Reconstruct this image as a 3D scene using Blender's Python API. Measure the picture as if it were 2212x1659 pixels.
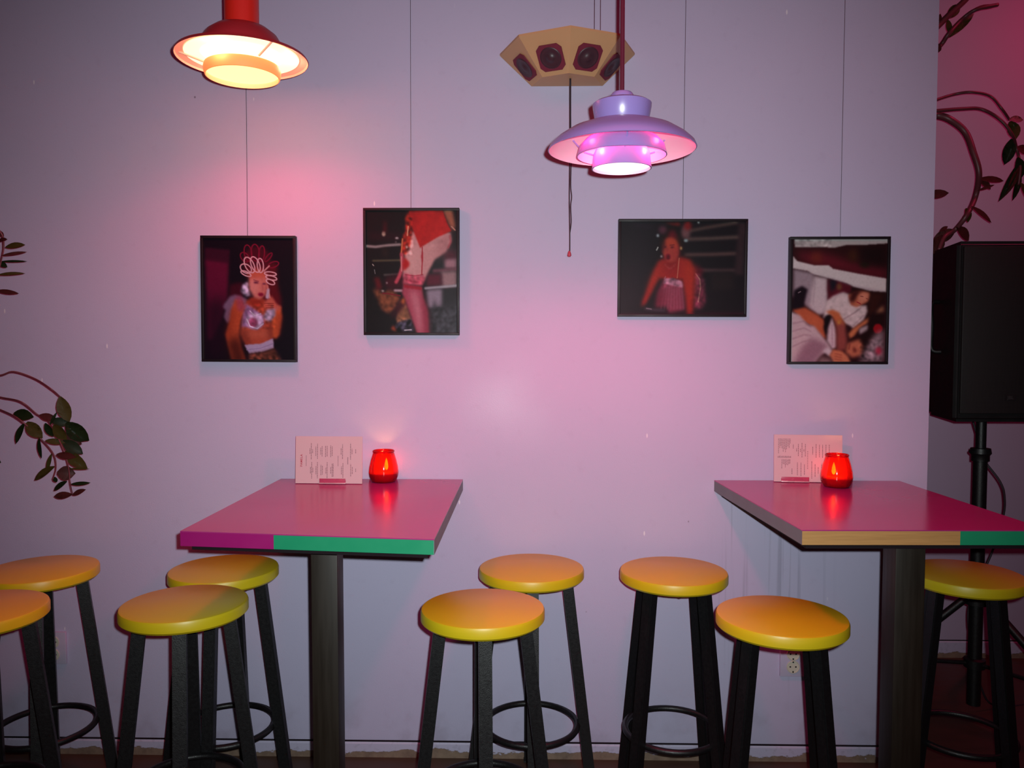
import bpy, bmesh, math, random
import numpy as np
from mathutils import Vector, Matrix, Euler

for o in list(bpy.data.objects):
    bpy.data.objects.remove(o)
scene = bpy.context.scene
COL = scene.collection
R = math.radians
random.seed(4)

# ------------------------------------------------------------------ camera
W, H, F = 2212, 1659, 1720.0
CAM = Vector((0.0, -2.606, 1.380))
cd = bpy.data.cameras.new('camera')
cd.sensor_fit = 'HORIZONTAL'; cd.sensor_width = 36.0; cd.lens = F / W * 36.0
cd.clip_start = 0.02
cam = bpy.data.objects.new('camera', cd); COL.objects.link(cam)
cam.location = CAM
cam.rotation_euler = Euler((R(90 - 2.8), 0, R(1.2)), 'XYZ')
scene.camera = cam
CR = cam.rotation_euler.to_matrix()

def ray(px, py):
    return CR @ Vector(((px - W / 2) / F, -(py - H / 2) / F, -1.0))
def at(px, py, Y):                       # point of the photo on the upright plane y = Y
    d = ray(px, py); return CAM + d * ((Y - CAM.y) / d.y)
def atz(px, py, Z):                      # point of the photo on the level plane z = Z
    d = ray(px, py); return CAM + d * ((Z - CAM.z) / d.z)

# ------------------------------------------------------------------ light and exposure
vs = scene.view_settings
vs.view_transform = 'Standard'; vs.look = 'None'; vs.gamma = 1.0; vs.use_curve_mapping = False
vs.exposure = 0.0
world = bpy.data.worlds.new('world'); scene.world = world
world.use_nodes = True
bg = world.node_tree.nodes['Background']
bg.inputs['Color'].default_value = (1.0, 0.10, 0.42, 1); bg.inputs['Strength'].default_value = 0.010

def add_light(name, kind, loc, color, power, radius=0.02, rot=None, **kw):
    l = bpy.data.lights.new(name, kind)
    l.color = color; l.energy = power
    if kind in ('POINT', 'SPOT'): l.shadow_soft_size = radius
    for k, v in kw.items(): setattr(l, k, v)
    o = bpy.data.objects.new(name, l); COL.objects.link(o)
    o.location = loc
    if rot: o.rotation_euler = rot
    return o

# the camera's own flash, up and to the right of the lens
add_light('camera_flash', 'SPOT', CAM + Vector((0.036, 0.0, 0.032)), (0.92, 1.0, 1.0), 168, 0.010,
          rot=(R(88.5), 0, R(3.0)), spot_size=R(96), spot_blend=1.0)
# red room lighting under the ceiling, over and beside the tables
add_light('ceiling_glow', 'AREA', (0.0, -1.25, 2.80), (1.0, 0.035, 0.12), 9, shape='RECTANGLE', size=2.6, size_y=0.7)
add_light('recess_glow', 'AREA', (2.40, 0.15, 3.12), (1.0, 0.05, 0.18), 8, shape='RECTANGLE', size=0.5, size_y=0.5)

# ------------------------------------------------------------------ material helpers
def srgb(r, g, b):
    f = lambda c: (c / 255 / 12.92) if c <= 10 else ((c / 255 + 0.055) / 1.055) ** 2.4
    return (f(r), f(g), f(b), 1.0)

class NT:
    def __init__(s, m): s.t = m.node_tree; s.n = s.t.nodes; s.l = s.t.links
    def add(s, kind, **kw):
        n = s.n.new(kind)
        for k, v in kw.items():
            if k in n.inputs: n.inputs[k].default_value = v
            else: setattr(n, k, v)
        return n
    def link(s, a, b): s.l.new(a, b)
    def pos(s): return s.add('ShaderNodeNewGeometry').outputs['Position']
    def objc(s): return s.add('ShaderNodeTexCoord').outputs['Object']
    def mapping(s, v, scale=(1, 1, 1), loc=(0, 0, 0)):
        m = s.add('ShaderNodeMapping'); m.inputs['Scale'].default_value = scale; m.inputs['Location'].default_value = loc
        s.link(v, m.inputs['Vector']); return m.outputs['Vector']
    def noise(s, v, scale=5, detail=4, rough=0.55):
        n = s.add('ShaderNodeTexNoise'); n.inputs['Scale'].default_value = scale
        n.inputs['Detail'].default_value = detail; n.inputs['Roughness'].default_value = rough
        s.link(v, n.inputs['Vector']); return n.outputs['Fac']
    def ramp(s, f, lo, hi, a=0.0, b=1.0):
        m = s.add('ShaderNodeMapRange'); m.interpolation_type = 'SMOOTHSTEP'
        m.inputs['From Min'].default_value = lo; m.inputs['From Max'].default_value = hi
        m.inputs['To Min'].default_value = a; m.inputs['To Max'].default_value = b
        s.link(f, m.inputs['Value']); return m.outputs['Result']
    def math(s, op, a, b=None):
        m = s.add('ShaderNodeMath', operation=op)
        for i, x in enumerate((a, b)):
            if x is None: continue
            if isinstance(x, (int, float)): m.inputs[i].default_value = x
            else: s.link(x, m.inputs[i])
        return m.outputs[0]
    def mix(s, fac, a, b):
        m = s.add('ShaderNodeMix', data_type='RGBA')
        for i, x in ((0, fac), (6, a), (7, b)):
            if isinstance(x, (int, float, tuple)): m.inputs[i].default_value = x
            else: s.link(x, m.inputs[i])
        return m.outputs[2]
    def sep(s, v):
        n = s.add('ShaderNodeSeparateXYZ'); s.link(v, n.inputs[0]); return n.outputs
    def bump(s, h, strength, dist=0.002):
        b = s.add('ShaderNodeBump'); b.inputs['Strength'].default_value = strength; b.inputs['Distance'].default_value = dist
        s.link(h, b.inputs['Height']); return b.outputs['Normal']

def new_mat(name):
    m = bpy.data.materials.new(name); m.use_nodes = True
    return m, NT(m), m.node_tree.nodes['Principled BSDF']

def mat(name, col, rough=0.5, metal=0.0, spec=0.5, vary=0.12, scale=14, stretch=(1, 1, 1), bump=0.0, bscale=180, coat=0.0):
    m, n, p = new_mat(name)
    v = n.mapping(n.objc(), stretch)
    f = n.noise(v, scale)
    c2 = tuple(c * (1 - vary) for c in col[:3]) + (1,)
    c1 = tuple(min(1, c * (1 + vary * 0.6)) for c in col[:3]) + (1,)
    n.link(n.mix(f, c2, c1), p.inputs['Base Color'])
    n.link(n.ramp(f, 0.2, 0.8, max(0.02, rough - 0.06), min(1, rough + 0.06)), p.inputs['Roughness'])
    p.inputs['Metallic'].default_value = metal
    p.inputs['Specular IOR Level'].default_value = spec
    p.inputs['Coat Weight'].default_value = coat
    if bump: n.link(n.bump(n.noise(v, bscale, 2), bump), p.inputs['Normal'])
    return m

def lamp_profile(o):                       # the shade lets more light out sideways than straight down
    l = o.data; l.use_nodes = True; t = l.node_tree
    em = t.nodes['Emission']; tc = t.nodes.new('ShaderNodeTexCoord'); sp_ = t.nodes.new('ShaderNodeSeparateXYZ')
    ab = t.nodes.new('ShaderNodeMath'); ab.operation = 'ABSOLUTE'; mr = t.nodes.new('ShaderNodeMapRange')
    t.links.new(tc.outputs['Normal'], sp_.inputs[0]); t.links.new(sp_.outputs[2], ab.inputs[0]); t.links.new(ab.outputs[0], mr.inputs['Value'])
    mr.inputs['From Min'].default_value = 0.35; mr.inputs['From Max'].default_value = 0.95
    mr.inputs['To Min'].default_value = 1.0; mr.inputs['To Max'].default_value = 0.40
    t.links.new(mr.outputs['Result'], em.inputs['Strength'])

def emit_mat(name, col, strength):
    m, n, p = new_mat(name)
    p.inputs['Base Color'].default_value = col
    p.inputs['Emission Color'].default_value = col
    p.inputs['Emission Strength'].default_value = strength
    p.inputs['Roughness'].default_value = 0.6
    return m

# lavender wall paint with scuffs, drips and one rubbed shiny patch
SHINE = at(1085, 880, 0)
def wall_material():
    m, n, p = new_mat('lavender_wall_paint')
    P = n.pos(); x, y, z = n.sep(P)
    base = n.mix(n.noise(P, 1.6, 3), (0.470, 0.440, 0.615, 1), (0.530, 0.500, 0.680, 1))
    fine = n.noise(P, 26, 5)
    base = n.mix(n.ramp(fine, 0.56, 0.80, 0, 0.22), base, (0.40, 0.35, 0.50, 1))
    # dark vertical drips beside the right table
    st = n.noise(n.mapping(P, (55, 1, 1.1)), 1.0, 3)
    msk = n.math('MULTIPLY', n.ramp(x, 0.55, 0.72), n.ramp(x, 1.05, 0.85))
    msk = n.math('MULTIPLY', msk, n.ramp(z, 0.98, 0.88)); msk = n.math('MULTIPLY', msk, n.ramp(z, 0.15, 0.5))
    base = n.mix(n.math('MULTIPLY', n.ramp(st, 0.54, 0.68), n.math('MULTIPLY', msk, 0.45)), base, (0.25, 0.24, 0.33, 1))
    # small chips and scuffs
    vo = n.add('ShaderNodeTexVoronoi'); vo.inputs['Scale'].default_value = 1.0; vo.inputs['Randomness'].default_value = 1.0
    n.link(n.mapping(P, (18, 1, 6.0)), vo.inputs['Vector'])
    chip = n.math('MULTIPLY', n.ramp(vo.outputs['Distance'], 0.060, 0.03), n.ramp(n.sep(vo.outputs['Color'])[0], 0.70, 0.74))
    base = n.mix(n.math('MULTIPLY', chip, 0.7), base, (0.85, 0.82, 0.86, 1))
    vo2 = n.add('ShaderNodeTexVoronoi'); n.link(n.mapping(P, (7, 1, 6), (3.3, 0, 1.7)), vo2.inputs['Vector']); vo2.inputs['Scale'].default_value = 1.0
    dk = n.math('MULTIPLY', n.ramp(vo2.outputs['Distance'], 0.03, 0.015), n.ramp(n.sep(vo2.outputs['Color'])[1], 0.72, 0.78))
    base = n.mix(n.math('MULTIPLY', dk, 0.7), base, (0.12, 0.09, 0.13, 1))
    # grime close to the floor
    g = n.math('MULTIPLY', n.ramp(z, 0.30, 0.05), n.ramp(n.noise(P, 9, 6), 0.45, 0.75))
    base = n.mix(n.math('MULTIPLY', g, 0.35), base, (0.24, 0.19, 0.25, 1))
    n.link(base, p.inputs['Base Color'])
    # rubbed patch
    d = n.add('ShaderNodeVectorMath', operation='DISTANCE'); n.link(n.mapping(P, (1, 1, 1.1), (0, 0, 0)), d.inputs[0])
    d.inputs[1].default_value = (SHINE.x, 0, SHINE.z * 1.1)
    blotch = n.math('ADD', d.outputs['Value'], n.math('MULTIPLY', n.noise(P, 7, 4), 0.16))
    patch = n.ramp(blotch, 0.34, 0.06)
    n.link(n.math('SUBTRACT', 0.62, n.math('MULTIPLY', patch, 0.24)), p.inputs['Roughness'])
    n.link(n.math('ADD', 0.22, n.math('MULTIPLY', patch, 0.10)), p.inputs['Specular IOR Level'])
    n.link(n.bump(n.noise(P, 230, 3), 0.22, 0.0012), p.inputs['Normal'])
    return m
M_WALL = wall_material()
M_FARWALL = mat('recess_wall_paint', (0.46, 0.38, 0.52, 1), 0.6, spec=0.2, vary=0.06, scale=2)

def baseboard_material():
    m, n, p = new_mat('chipped_baseboard_paint')
    P = n.pos(); x, y, z = n.sep(P)
    f = n.noise(n.mapping(P, (9, 9, 22)), 1.0, 8, 0.65)
    lim = n.ramp(z, 0.0, 0.06, 0.30, 0.90)
    chip = n.ramp(n.math('SUBTRACT', f, lim), -0.01, 0.03)
    dirt = n.ramp(n.noise(P, 60, 4), 0.52, 0.72)
    paint = n.mix(n.math('MULTIPLY', dirt, 0.30), (0.50, 0.47, 0.64, 1), (0.22, 0.20, 0.27, 1))
    raw = n.mix(n.noise(P, 40, 4), (0.10, 0.06, 0.05, 1), (0.34, 0.24, 0.17, 1))
    n.link(n.mix(chip, paint, raw), p.inputs['Base Color'])
    p.inputs['Roughness'].default_value = 0.6
    n.link(n.bump(chip, 0.5, -0.002), p.inputs['Normal'])
    return m
M_BASE = baseboard_material()
M_FLOOR = mat('worn_brown_floor', (0.075, 0.036, 0.022, 1), 0.5, vary=0.4, scale=7, stretch=(1, 4, 1))
M_CEIL = mat('dark_ceiling_paint', (0.18, 0.10, 0.14, 1), 0.8, vary=0.05)
M_BLACK = mat('black_powder_coated_steel', (0.006, 0.006, 0.007, 1), 0.42, spec=0.5, vary=0.3, scale=120, bump=0.25, bscale=420)
M_YELLOW = mat('yellow_painted_wood', (0.62, 0.47, 0.010, 1), 0.38, spec=0.45, vary=0.10, scale=5, stretch=(1, 1, 9))
M_PINK = mat('magenta_laminate', (0.37, 0.028, 0.17, 1), 0.20, spec=0.42, vary=0.05, scale=3)
M_PINKEDGE = mat('magenta_edge_band', (0.33, 0.008, 0.14, 1), 0.4, vary=0.05)
M_GREEN = mat('green_edge_band', (0.012, 0.27, 0.125, 1), 0.42, vary=0.08)
M_GREYEDGE = mat('grey_edge_band', (0.13, 0.18, 0.18, 1), 0.5, vary=0.08)
M_WOODEDGE = mat('bare_wood_edge', (0.50, 0.27, 0.09, 1), 0.55, vary=0.30, scale=6, stretch=(2, 1, 45))
M_CORE = mat('dark_chipboard', (0.012, 0.006, 0.009, 1), 0.85, spec=0.2)
M_POST = mat('dark_brown_post', (0.016, 0.010, 0.0055, 1), 0.5, vary=0.5, scale=9, stretch=(9, 9, 0.6))
M_FRAME = mat('black_frame_lacquer', (0.008, 0.005, 0.008, 1), 0.5, spec=0.3, vary=0.15)
M_WIRE = mat('thin_steel_wire', (0.12, 0.10, 0.13, 1), 0.4, metal=0.6)
M_CORD = mat('dark_cord', (0.03, 0.02, 0.03, 1), 0.6)
M_LILAC = mat('lilac_lacquered_metal', (0.27, 0.20, 0.52, 1), 0.28, spec=0.6, vary=0.04, scale=4)
M_LILAC_IN = mat('pale_pink_shade_lining', (0.85, 0.55, 0.66, 1), 0.5, vary=0.03)
M_REDMETAL = mat('red_lacquered_metal', (0.58, 0.022, 0.012, 1), 0.38, vary=0.05, scale=4)
M_MAROON = mat('maroon_lacquered_metal', (0.30, 0.022, 0.030, 1), 0.4, vary=0.05, scale=4)
M_WARM_IN = mat('cream_shade_lining', (0.95, 0.62, 0.45, 1), 0.5, vary=0.03)
M_STEM = mat('dark_maroon_stem', (0.10, 0.012, 0.030, 1), 0.35)
M_GLOW_L = emit_mat('warm_glowing_diffuser', (1.0, 0.80, 0.28, 1), 1.6)
M_GLOW_R = emit_mat('pink_white_glowing_diffuser', (1.0, 0.72, 0.86, 1), 1.7)
M_TAN = mat('mustard_painted_board', (0.55, 0.32, 0.16, 1), 0.5, vary=0.08, scale=6)
M_DRIVER = mat('dark_red_speaker_cloth', (0.16, 0.012, 0.035, 1), 0.7, vary=0.15, scale=90)
M_CONE = mat('dark_speaker_cone', (0.05, 0.02, 0.03, 1), 0.45)
M_CARD = mat('pale_pink_card', (0.60, 0.44, 0.46, 1), 0.5, vary=0.04, scale=6, spec=0.3)
M_INK = mat('grey_brown_ink', (0.20, 0.10, 0.13, 1), 0.7)
M_REDINK = mat('red_ink', (0.42, 0.035, 0.075, 1), 0.6)
M_CHROME = mat('rosy_brushed_clip', (0.72, 0.46, 0.50, 1), 0.25, metal=0.35, vary=0.08, scale=20)
M_CLIPLIP = mat('dark_rose_clip', (0.42, 0.06, 0.13, 1), 0.25, vary=0.08)
M_WAX = mat('pale_candle_wax', (0.75, 0.45, 0.35, 1), 0.5)
M_FLAME = emit_mat('candle_flame', (1.0, 0.62, 0.16, 1), 60.0)
M_SOCKET = mat('cream_socket_plastic', (0.58, 0.56, 0.46, 1), 0.4, vary=0.08)
M_PLATE = mat('painted_over_socket_plate', (0.48, 0.45, 0.60, 1), 0.5, vary=0.05)
M_HOLE = mat('socket_hole_black', (0.01, 0.01, 0.01, 1), 0.7)
M_LEAF = mat('dark_green_leaf', (0.022, 0.040, 0.012, 1), 0.38, vary=0.5, scale=30)
M_LEAF2 = mat('olive_leaf', (0.10, 0.085, 0.018, 1), 0.42, vary=0.4, scale=24)
M_LEAF3 = mat('reddish_leaf', (0.13, 0.030, 0.028, 1), 0.42, vary=0.4, scale=24)
M_STALK = mat('reddish_plant_stalk', (0.14, 0.03, 0.04, 1), 0.45, vary=0.3)
M_POT = mat('dark_clay_pot', (0.10, 0.05, 0.04, 1), 0.7)
M_CAB = mat('black_speaker_cabinet', (0.004, 0.004, 0.0045, 1), 0.5, bump=0.3, bscale=600)
M_BADGE = mat('dull_grey_badge', (0.05, 0.05, 0.05, 1), 0.4)

def grille_material():
    m, n, p = new_mat('black_perforated_grille')
    v = n.mapping(n.objc(), (260, 1, 260))
    vo = n.add('ShaderNodeTexVoronoi'); vo.inputs['Scale'].default_value = 1.0; vo.inputs['Randomness'].default_value = 0.0
    n.link(v, vo.inputs['Vector'])
    h = n.ramp(vo.outputs['Distance'], 0.30, 0.40)
    n.link(n.mix(h, (0.001, 0.001, 0.001, 1), (0.008, 0.0075, 0.0075, 1)), p.inputs['Base Color'])
    p.inputs['Roughness'].default_value = 0.55
    n.link(n.bump(h, 0.5, 0.001), p.inputs['Normal'])
    return m
M_GRILLE = grille_material()

def red_glass():
    m, n, p = new_mat('red_candle_glass')
    out = n.n['Material Output']
    tr = n.add('ShaderNodeBsdfTransparent'); tr.inputs[0].default_value = (0.95, 0.22, 0.06, 1)
    tl = n.add('ShaderNodeBsdfTranslucent'); tl.inputs[0].default_value = (0.90, 0.045, 0.02, 1)
    df = n.add('ShaderNodeBsdfDiffuse'); df.inputs[0].default_value = (0.50, 0.004, 0.012, 1)
    m1 = n.add('ShaderNodeMixShader'); m1.inputs[0].default_value = 0.40
    n.link(tr.outputs[0], m1.inputs[1]); n.link(tl.outputs[0], m1.inputs[2])
    m2 = n.add('ShaderNodeMixShader'); n.link(n.ramp(n.noise(n.mapping(n.objc(), (1, 1, 0.25)), 60, 2), 0.3, 0.7, 0.22, 0.36), m2.inputs[0])
    n.link(m1.outputs[0], m2.inputs[1]); n.link(df.outputs[0], m2.inputs[2])
    gl = n.add('ShaderNodeBsdfGlossy'); gl.inputs['Roughness'].default_value = 0.08
    fr = n.add('ShaderNodeFresnel'); fr.inputs[0].default_value = 1.45
    m3 = n.add('ShaderNodeMixShader'); n.link(fr.outputs[0], m3.inputs[0])
    n.link(m2.outputs[0], m3.inputs[1]); n.link(gl.outputs[0], m3.inputs[2])
    n.link(m3.outputs[0], out.inputs['Surface'])
    return m
M_REDGLASS = red_glass()

# ------------------------------------------------------------------ mesh helpers
def tag(o, label=None, cat=None, group=None, kind=None):
    if label: o['label'] = label
    if cat: o['category'] = cat
    if group: o['group'] = group
    if kind: o['kind'] = kind
    return o

def empty(name, loc, rz=0.0):
    o = bpy.data.objects.new(name, None); COL.objects.link(o)
    o.location = loc; o.rotation_euler = (0, 0, rz); o.empty_display_size = 0.05
    return o

def build(name, bm, m, parent=None, loc=None, rot=None, smooth=False):
    bmesh.ops.recalc_face_normals(bm, faces=bm.faces[:])
    me = bpy.data.meshes.new(name); bm.to_mesh(me); bm.free()
    for x in (m if isinstance(m, (list, tuple)) else [m]): me.materials.append(x)
    if smooth is True:
        for p in me.polygons: p.use_smooth = True
    elif smooth:
        me.shade_smooth() if hasattr(me, 'shade_smooth') else None
        for p in me.polygons: p.use_smooth = True
        me.set_sharp_from_angle(angle=R(smooth))
    o = bpy.data.objects.new(name, me); COL.objects.link(o)
    if parent: o.parent = parent
    if loc is not None: o.location = loc
    if rot is not None: o.rotation_euler = rot
    return o

def box(bm, c, s, bevel=0.0, M=None):
    r = bmesh.ops.create_cube(bm, size=1.0)
    vs_ = r['verts']
    for v in vs_: v.co = Vector((v.co.x * s[0] + c[0], v.co.y * s[1] + c[1], v.co.z * s[2] + c[2]))
    if bevel:
        es = list({e for v in vs_ for e in v.link_edges})
        rb = bmesh.ops.bevel(bm, geom=es, offset=bevel, segments=2, affect='EDGES', profile=0.6)
        vs_ = rb['verts'] if rb['verts'] else vs_
    if M is not None:
        for v in set(vs_): v.co = M @ v.co
    return bm

def boxobj(name, c, s, m, parent=None, bevel=0.0, **kw):
    bm = bmesh.new(); box(bm, c, s, bevel); return build(name, bm, m, parent, smooth=(30 if bevel else False), **kw)

def prism(bm, pts, z0, z1):
    lo = [bm.verts.new((p[0], p[1], z0)) for p in pts]; hi = [bm.verts.new((p[0], p[1], z1)) for p in pts]
    bm.faces.new(lo[::-1]); bm.faces.new(hi)
    k = len(pts)
    for i in range(k): bm.faces.new((lo[i], lo[(i + 1) % k], hi[(i + 1) % k], hi[i]))
    return bm

def lathe(bm, prof, seg=48, closed=False):
    rings = []
    for r, z in prof:
        if r < 1e-6: rings.append([bm.verts.new((0, 0, z))])
        else: rings.append([bm.verts.new((r * math.cos(2 * math.pi * i / seg), r * math.sin(2 * math.pi * i / seg), z)) for i in range(seg)])
    n = len(rings)
    for a in range(n if closed else n - 1):
        A, B = rings[a], rings[(a + 1) % n]
        for i in range(seg):
            j = (i + 1) % seg
            if len(A) == 1 and len(B) == 1: continue
            if len(A) == 1: bm.faces.new((A[0], B[i], B[j]))
            elif len(B) == 1: bm.faces.new((A[i], A[j], B[0]))
            else: bm.faces.new((A[i], A[j], B[j], B[i]))
    return bm

def shell(prof, t):                       # closed ring profile: outer line then inner line set back by t
    inner = []
    for i, (r, z) in enumerate(prof):
        a = prof[max(0, i - 1)]; b = prof[min(len(prof) - 1, i + 1)]
        dx, dz = b[0] - a[0], b[1] - a[1]; L = math.hypot(dx, dz) or 1
        inner.append((max(0.001, r - abs(dz) / L * t), z - abs(dx) / L * t))
    return prof + inner[::-1]

def tube(bm, pts, r, seg=8, caps=True, closed=False):
    pts = [Vector(p) for p in pts]; n = len(pts)
    rr = r if isinstance(r, (list, tuple)) else [r] * n
    rings = []; up = None
    for i in range(n):
        if closed: t = pts[(i + 1) % n] - pts[i - 1]
        else: t = pts[min(n - 1, i + 1)] - pts[max(0, i - 1)]
        t.normalize()
        if up is None: up = t.orthogonal().normalized()
        up = (up - t * up.dot(t)).normalized(); s = t.cross(up)
        rings.append([bm.verts.new(pts[i] + (up * math.cos(2 * math.pi * k / seg) + s * math.sin(2 * math.pi * k / seg)) * rr[i]) for k in range(seg)])
    for i in range(n if closed else n - 1):
        A, B = rings[i], rings[(i + 1) % n]
        for k in range(seg): bm.faces.new((A[k], A[(k + 1) % seg], B[(k + 1) % seg], B[k]))
    if caps and not closed: bm.faces.new(rings[0][::-1]); bm.faces.new(rings[-1])
    return bm

def smooth_path(pts, sub=6):
    P = [Vector(p) for p in pts]; out = []
    for i in range(len(P) - 1):
        p0 = P[max(0, i - 1)]; p1 = P[i]; p2 = P[i + 1]; p3 = P[min(len(P) - 1, i + 2)]
        for k in range(sub):
            t = k / sub
            out.append(0.5 * ((2 * p1) + (p2 - p0) * t + (2 * p0 - 5 * p1 + 4 * p2 - p3) * t * t + (3 * p1 - p0 - 3 * p2 + p3) * t ** 3))
    out.append(P[-1]); return out

def copy_tree(o, parent=None):
    c = o.copy(); COL.objects.link(c); c.parent = parent
    for ch in list(o.children): copy_tree(ch, c)
    return c

# ------------------------------------------------------------------ the room
WX0, WX1, ZC = -2.6, at(2008, 830, 0).x, 3.20
bm = bmesh.new(); box(bm, ((WX0 + WX1) / 2, 0.06, ZC / 2), (WX1 - WX0, 0.12, ZC))
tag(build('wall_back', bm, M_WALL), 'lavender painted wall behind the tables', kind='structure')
bm = bmesh.new(); box(bm, (1.7, 0.96, ZC / 2), (4.4, 0.12, ZC))
tag(build('wall_recess', bm, M_FARWALL), 'dim pinkish wall of the recess beside the speaker', kind='structure')
bm = bmesh.new(); box(bm, (0.65, -1.3, -0.05), (6.5, 4.5, 0.10))
tag(build('floor', bm, M_FLOOR), 'dark brown floor', kind='structure')
bm = bmesh.new(); box(bm, (0.65, -1.3, ZC + 0.05), (6.5, 4.5, 0.10))
tag(build('ceiling', bm, M_CEIL), 'dark ceiling', kind='structure')

def baseboard(name, x0, x1, y, h, label):
    bm = bmesh.new()
    prof = [(0, 0), (-0.012, 0), (-0.012, h - 0.006), (-0.008, h), (0, h)]
    a = [bm.verts.new((x0, y + p[0], p[1])) for p in prof]; b = [bm.verts.new((x1, y + p[0], p[1])) for p in prof]
    bm.faces.new(a); bm.faces.new(b[::-1])
    for i in range(5): bm.faces.new((a[i], a[(i + 1) % 5], b[(i + 1) % 5], b[i]))
    o = tag(build(name, bm, M_BASE), label, kind='structure')
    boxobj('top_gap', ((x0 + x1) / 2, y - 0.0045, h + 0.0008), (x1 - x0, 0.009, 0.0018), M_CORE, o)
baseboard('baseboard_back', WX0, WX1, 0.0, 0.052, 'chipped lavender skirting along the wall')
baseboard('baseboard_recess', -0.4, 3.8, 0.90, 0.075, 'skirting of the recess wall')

# ------------------------------------------------------------------ framed photographs (flat prints)
class Canvas:
    def __init__(s, rect, w, bgc):
        s.x0, s.y0, s.x1, s.y1 = rect; s.w = w; s.h = int(round(w * (s.y1 - s.y0) / (s.x1 - s.x0)))
        s.a = np.zeros((s.h, s.w, 3)) + np.array(bgc, float)
        xs = s.x0 + (np.arange(s.w) + 0.5) / s.w * (s.x1 - s.x0); ys = s.y0 + (np.arange(s.h) + 0.5) / s.h * (s.y1 - s.y0)
        s.X, s.Y = np.meshgrid(xs, ys); s.u = (s.x1 - s.x0) / s.w
    def blur(s, m, k):
        k = int(round(k))
        for _ in range(2):
            if k < 1: break
            for ax in (0, 1):
                p = np.pad(m, [(k, k) if i == ax else (0, 0) for i in (0, 1)], mode='edge')
                c = np.cumsum(p, axis=ax); z = np.zeros_like(np.take(c, [0], axis=ax)); c = np.concatenate([z, c], axis=ax)
                n = m.shape[ax]
                m = (np.take(c, range(2 * k + 1, 2 * k + 1 + n), axis=ax) - np.take(c, range(0, n), axis=ax)) / (2 * k + 1)
        return m
    def put(s, m, col, al=1.0):
        s.a += (np.array(col, float) - s.a) * (m * al)[..., None]
    def poly(s, pts, col, b=1, al=1.0):
        ins = np.zeros_like(s.X, bool); n = len(pts)
        for i in range(n):
            xa, ya = pts[i]; xb, yb = pts[(i + 1) % n]
            if ya == yb: continue
            c = ((ya > s.Y) != (yb > s.Y)) & (s.X < (xb - xa) * (s.Y - ya) / (yb - ya) + xa)
            ins ^= c
        s.put(s.blur(ins.astype(float), b), col, al)
    def ell(s, cx, cy, rx, ry, col, rot=0, b=1, al=1.0):
        c, n = math.cos(R(rot)), math.sin(R(rot)); dx = s.X - cx; dy = s.Y - cy
        d = ((dx * c + dy * n) / rx) ** 2 + ((-dx * n + dy * c) / ry) ** 2
        s.put(s.blur((d < 1).astype(float), b), col, al)
    def loop(s, cx, cy, rx, ry, col, wd, rot=0, al=1.0):
        pts = [(cx + rx * math.cos(t) * math.cos(R(rot)) - ry * math.sin(t) * math.sin(R(rot)),
                cy + rx * math.cos(t) * math.sin(R(rot)) + ry * math.sin(t) * math.cos(R(rot))) for t in np.linspace(0, 2 * math.pi, 22)]
        s.line(pts, wd, col, al=al)
    def line(s, pts, wd, col, b=0, al=1.0):
        dm = np.full_like(s.X, 1e9)
        for (xa, ya), (xb, yb) in zip(pts[:-1], pts[1:]):
            L2 = (xb - xa) ** 2 + (yb - ya) ** 2 + 1e-9
            t = np.clip(((s.X - xa) * (xb - xa) + (s.Y - ya) * (yb - ya)) / L2, 0, 1)
            dm = np.minimum(dm, np.hypot(s.X - xa - t * (xb - xa), s.Y - ya - t * (yb - ya)))
        m = np.clip((wd / 2 - dm) / s.u + 0.5, 0, 1)
        s.put(s.blur(m, b), col, al)
    def grain(s, amt, seed):
        g = np.random.default_rng(seed).normal(0, 1, (s.h, s.w)); s.a *= np.clip(1 + amt * s.blur(g, 1) * 0.6, 0.4, 1.6)[..., None]
    def mottle(s, rect, amt, seed, k=2):
        amt *= 0.5; g = s.blur(np.random.default_rng(seed).normal(0, 1, (s.h, s.w)), k); g = g / (g.std() + 1e-6)
        m = ((s.X > rect[0]) & (s.X < rect[2]) & (s.Y > rect[1]) & (s.Y < rect[3])).astype(float)
        s.a *= np.clip(1 + amt * g * s.blur(m, 2), 0.2, 2.0)[..., None]

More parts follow.
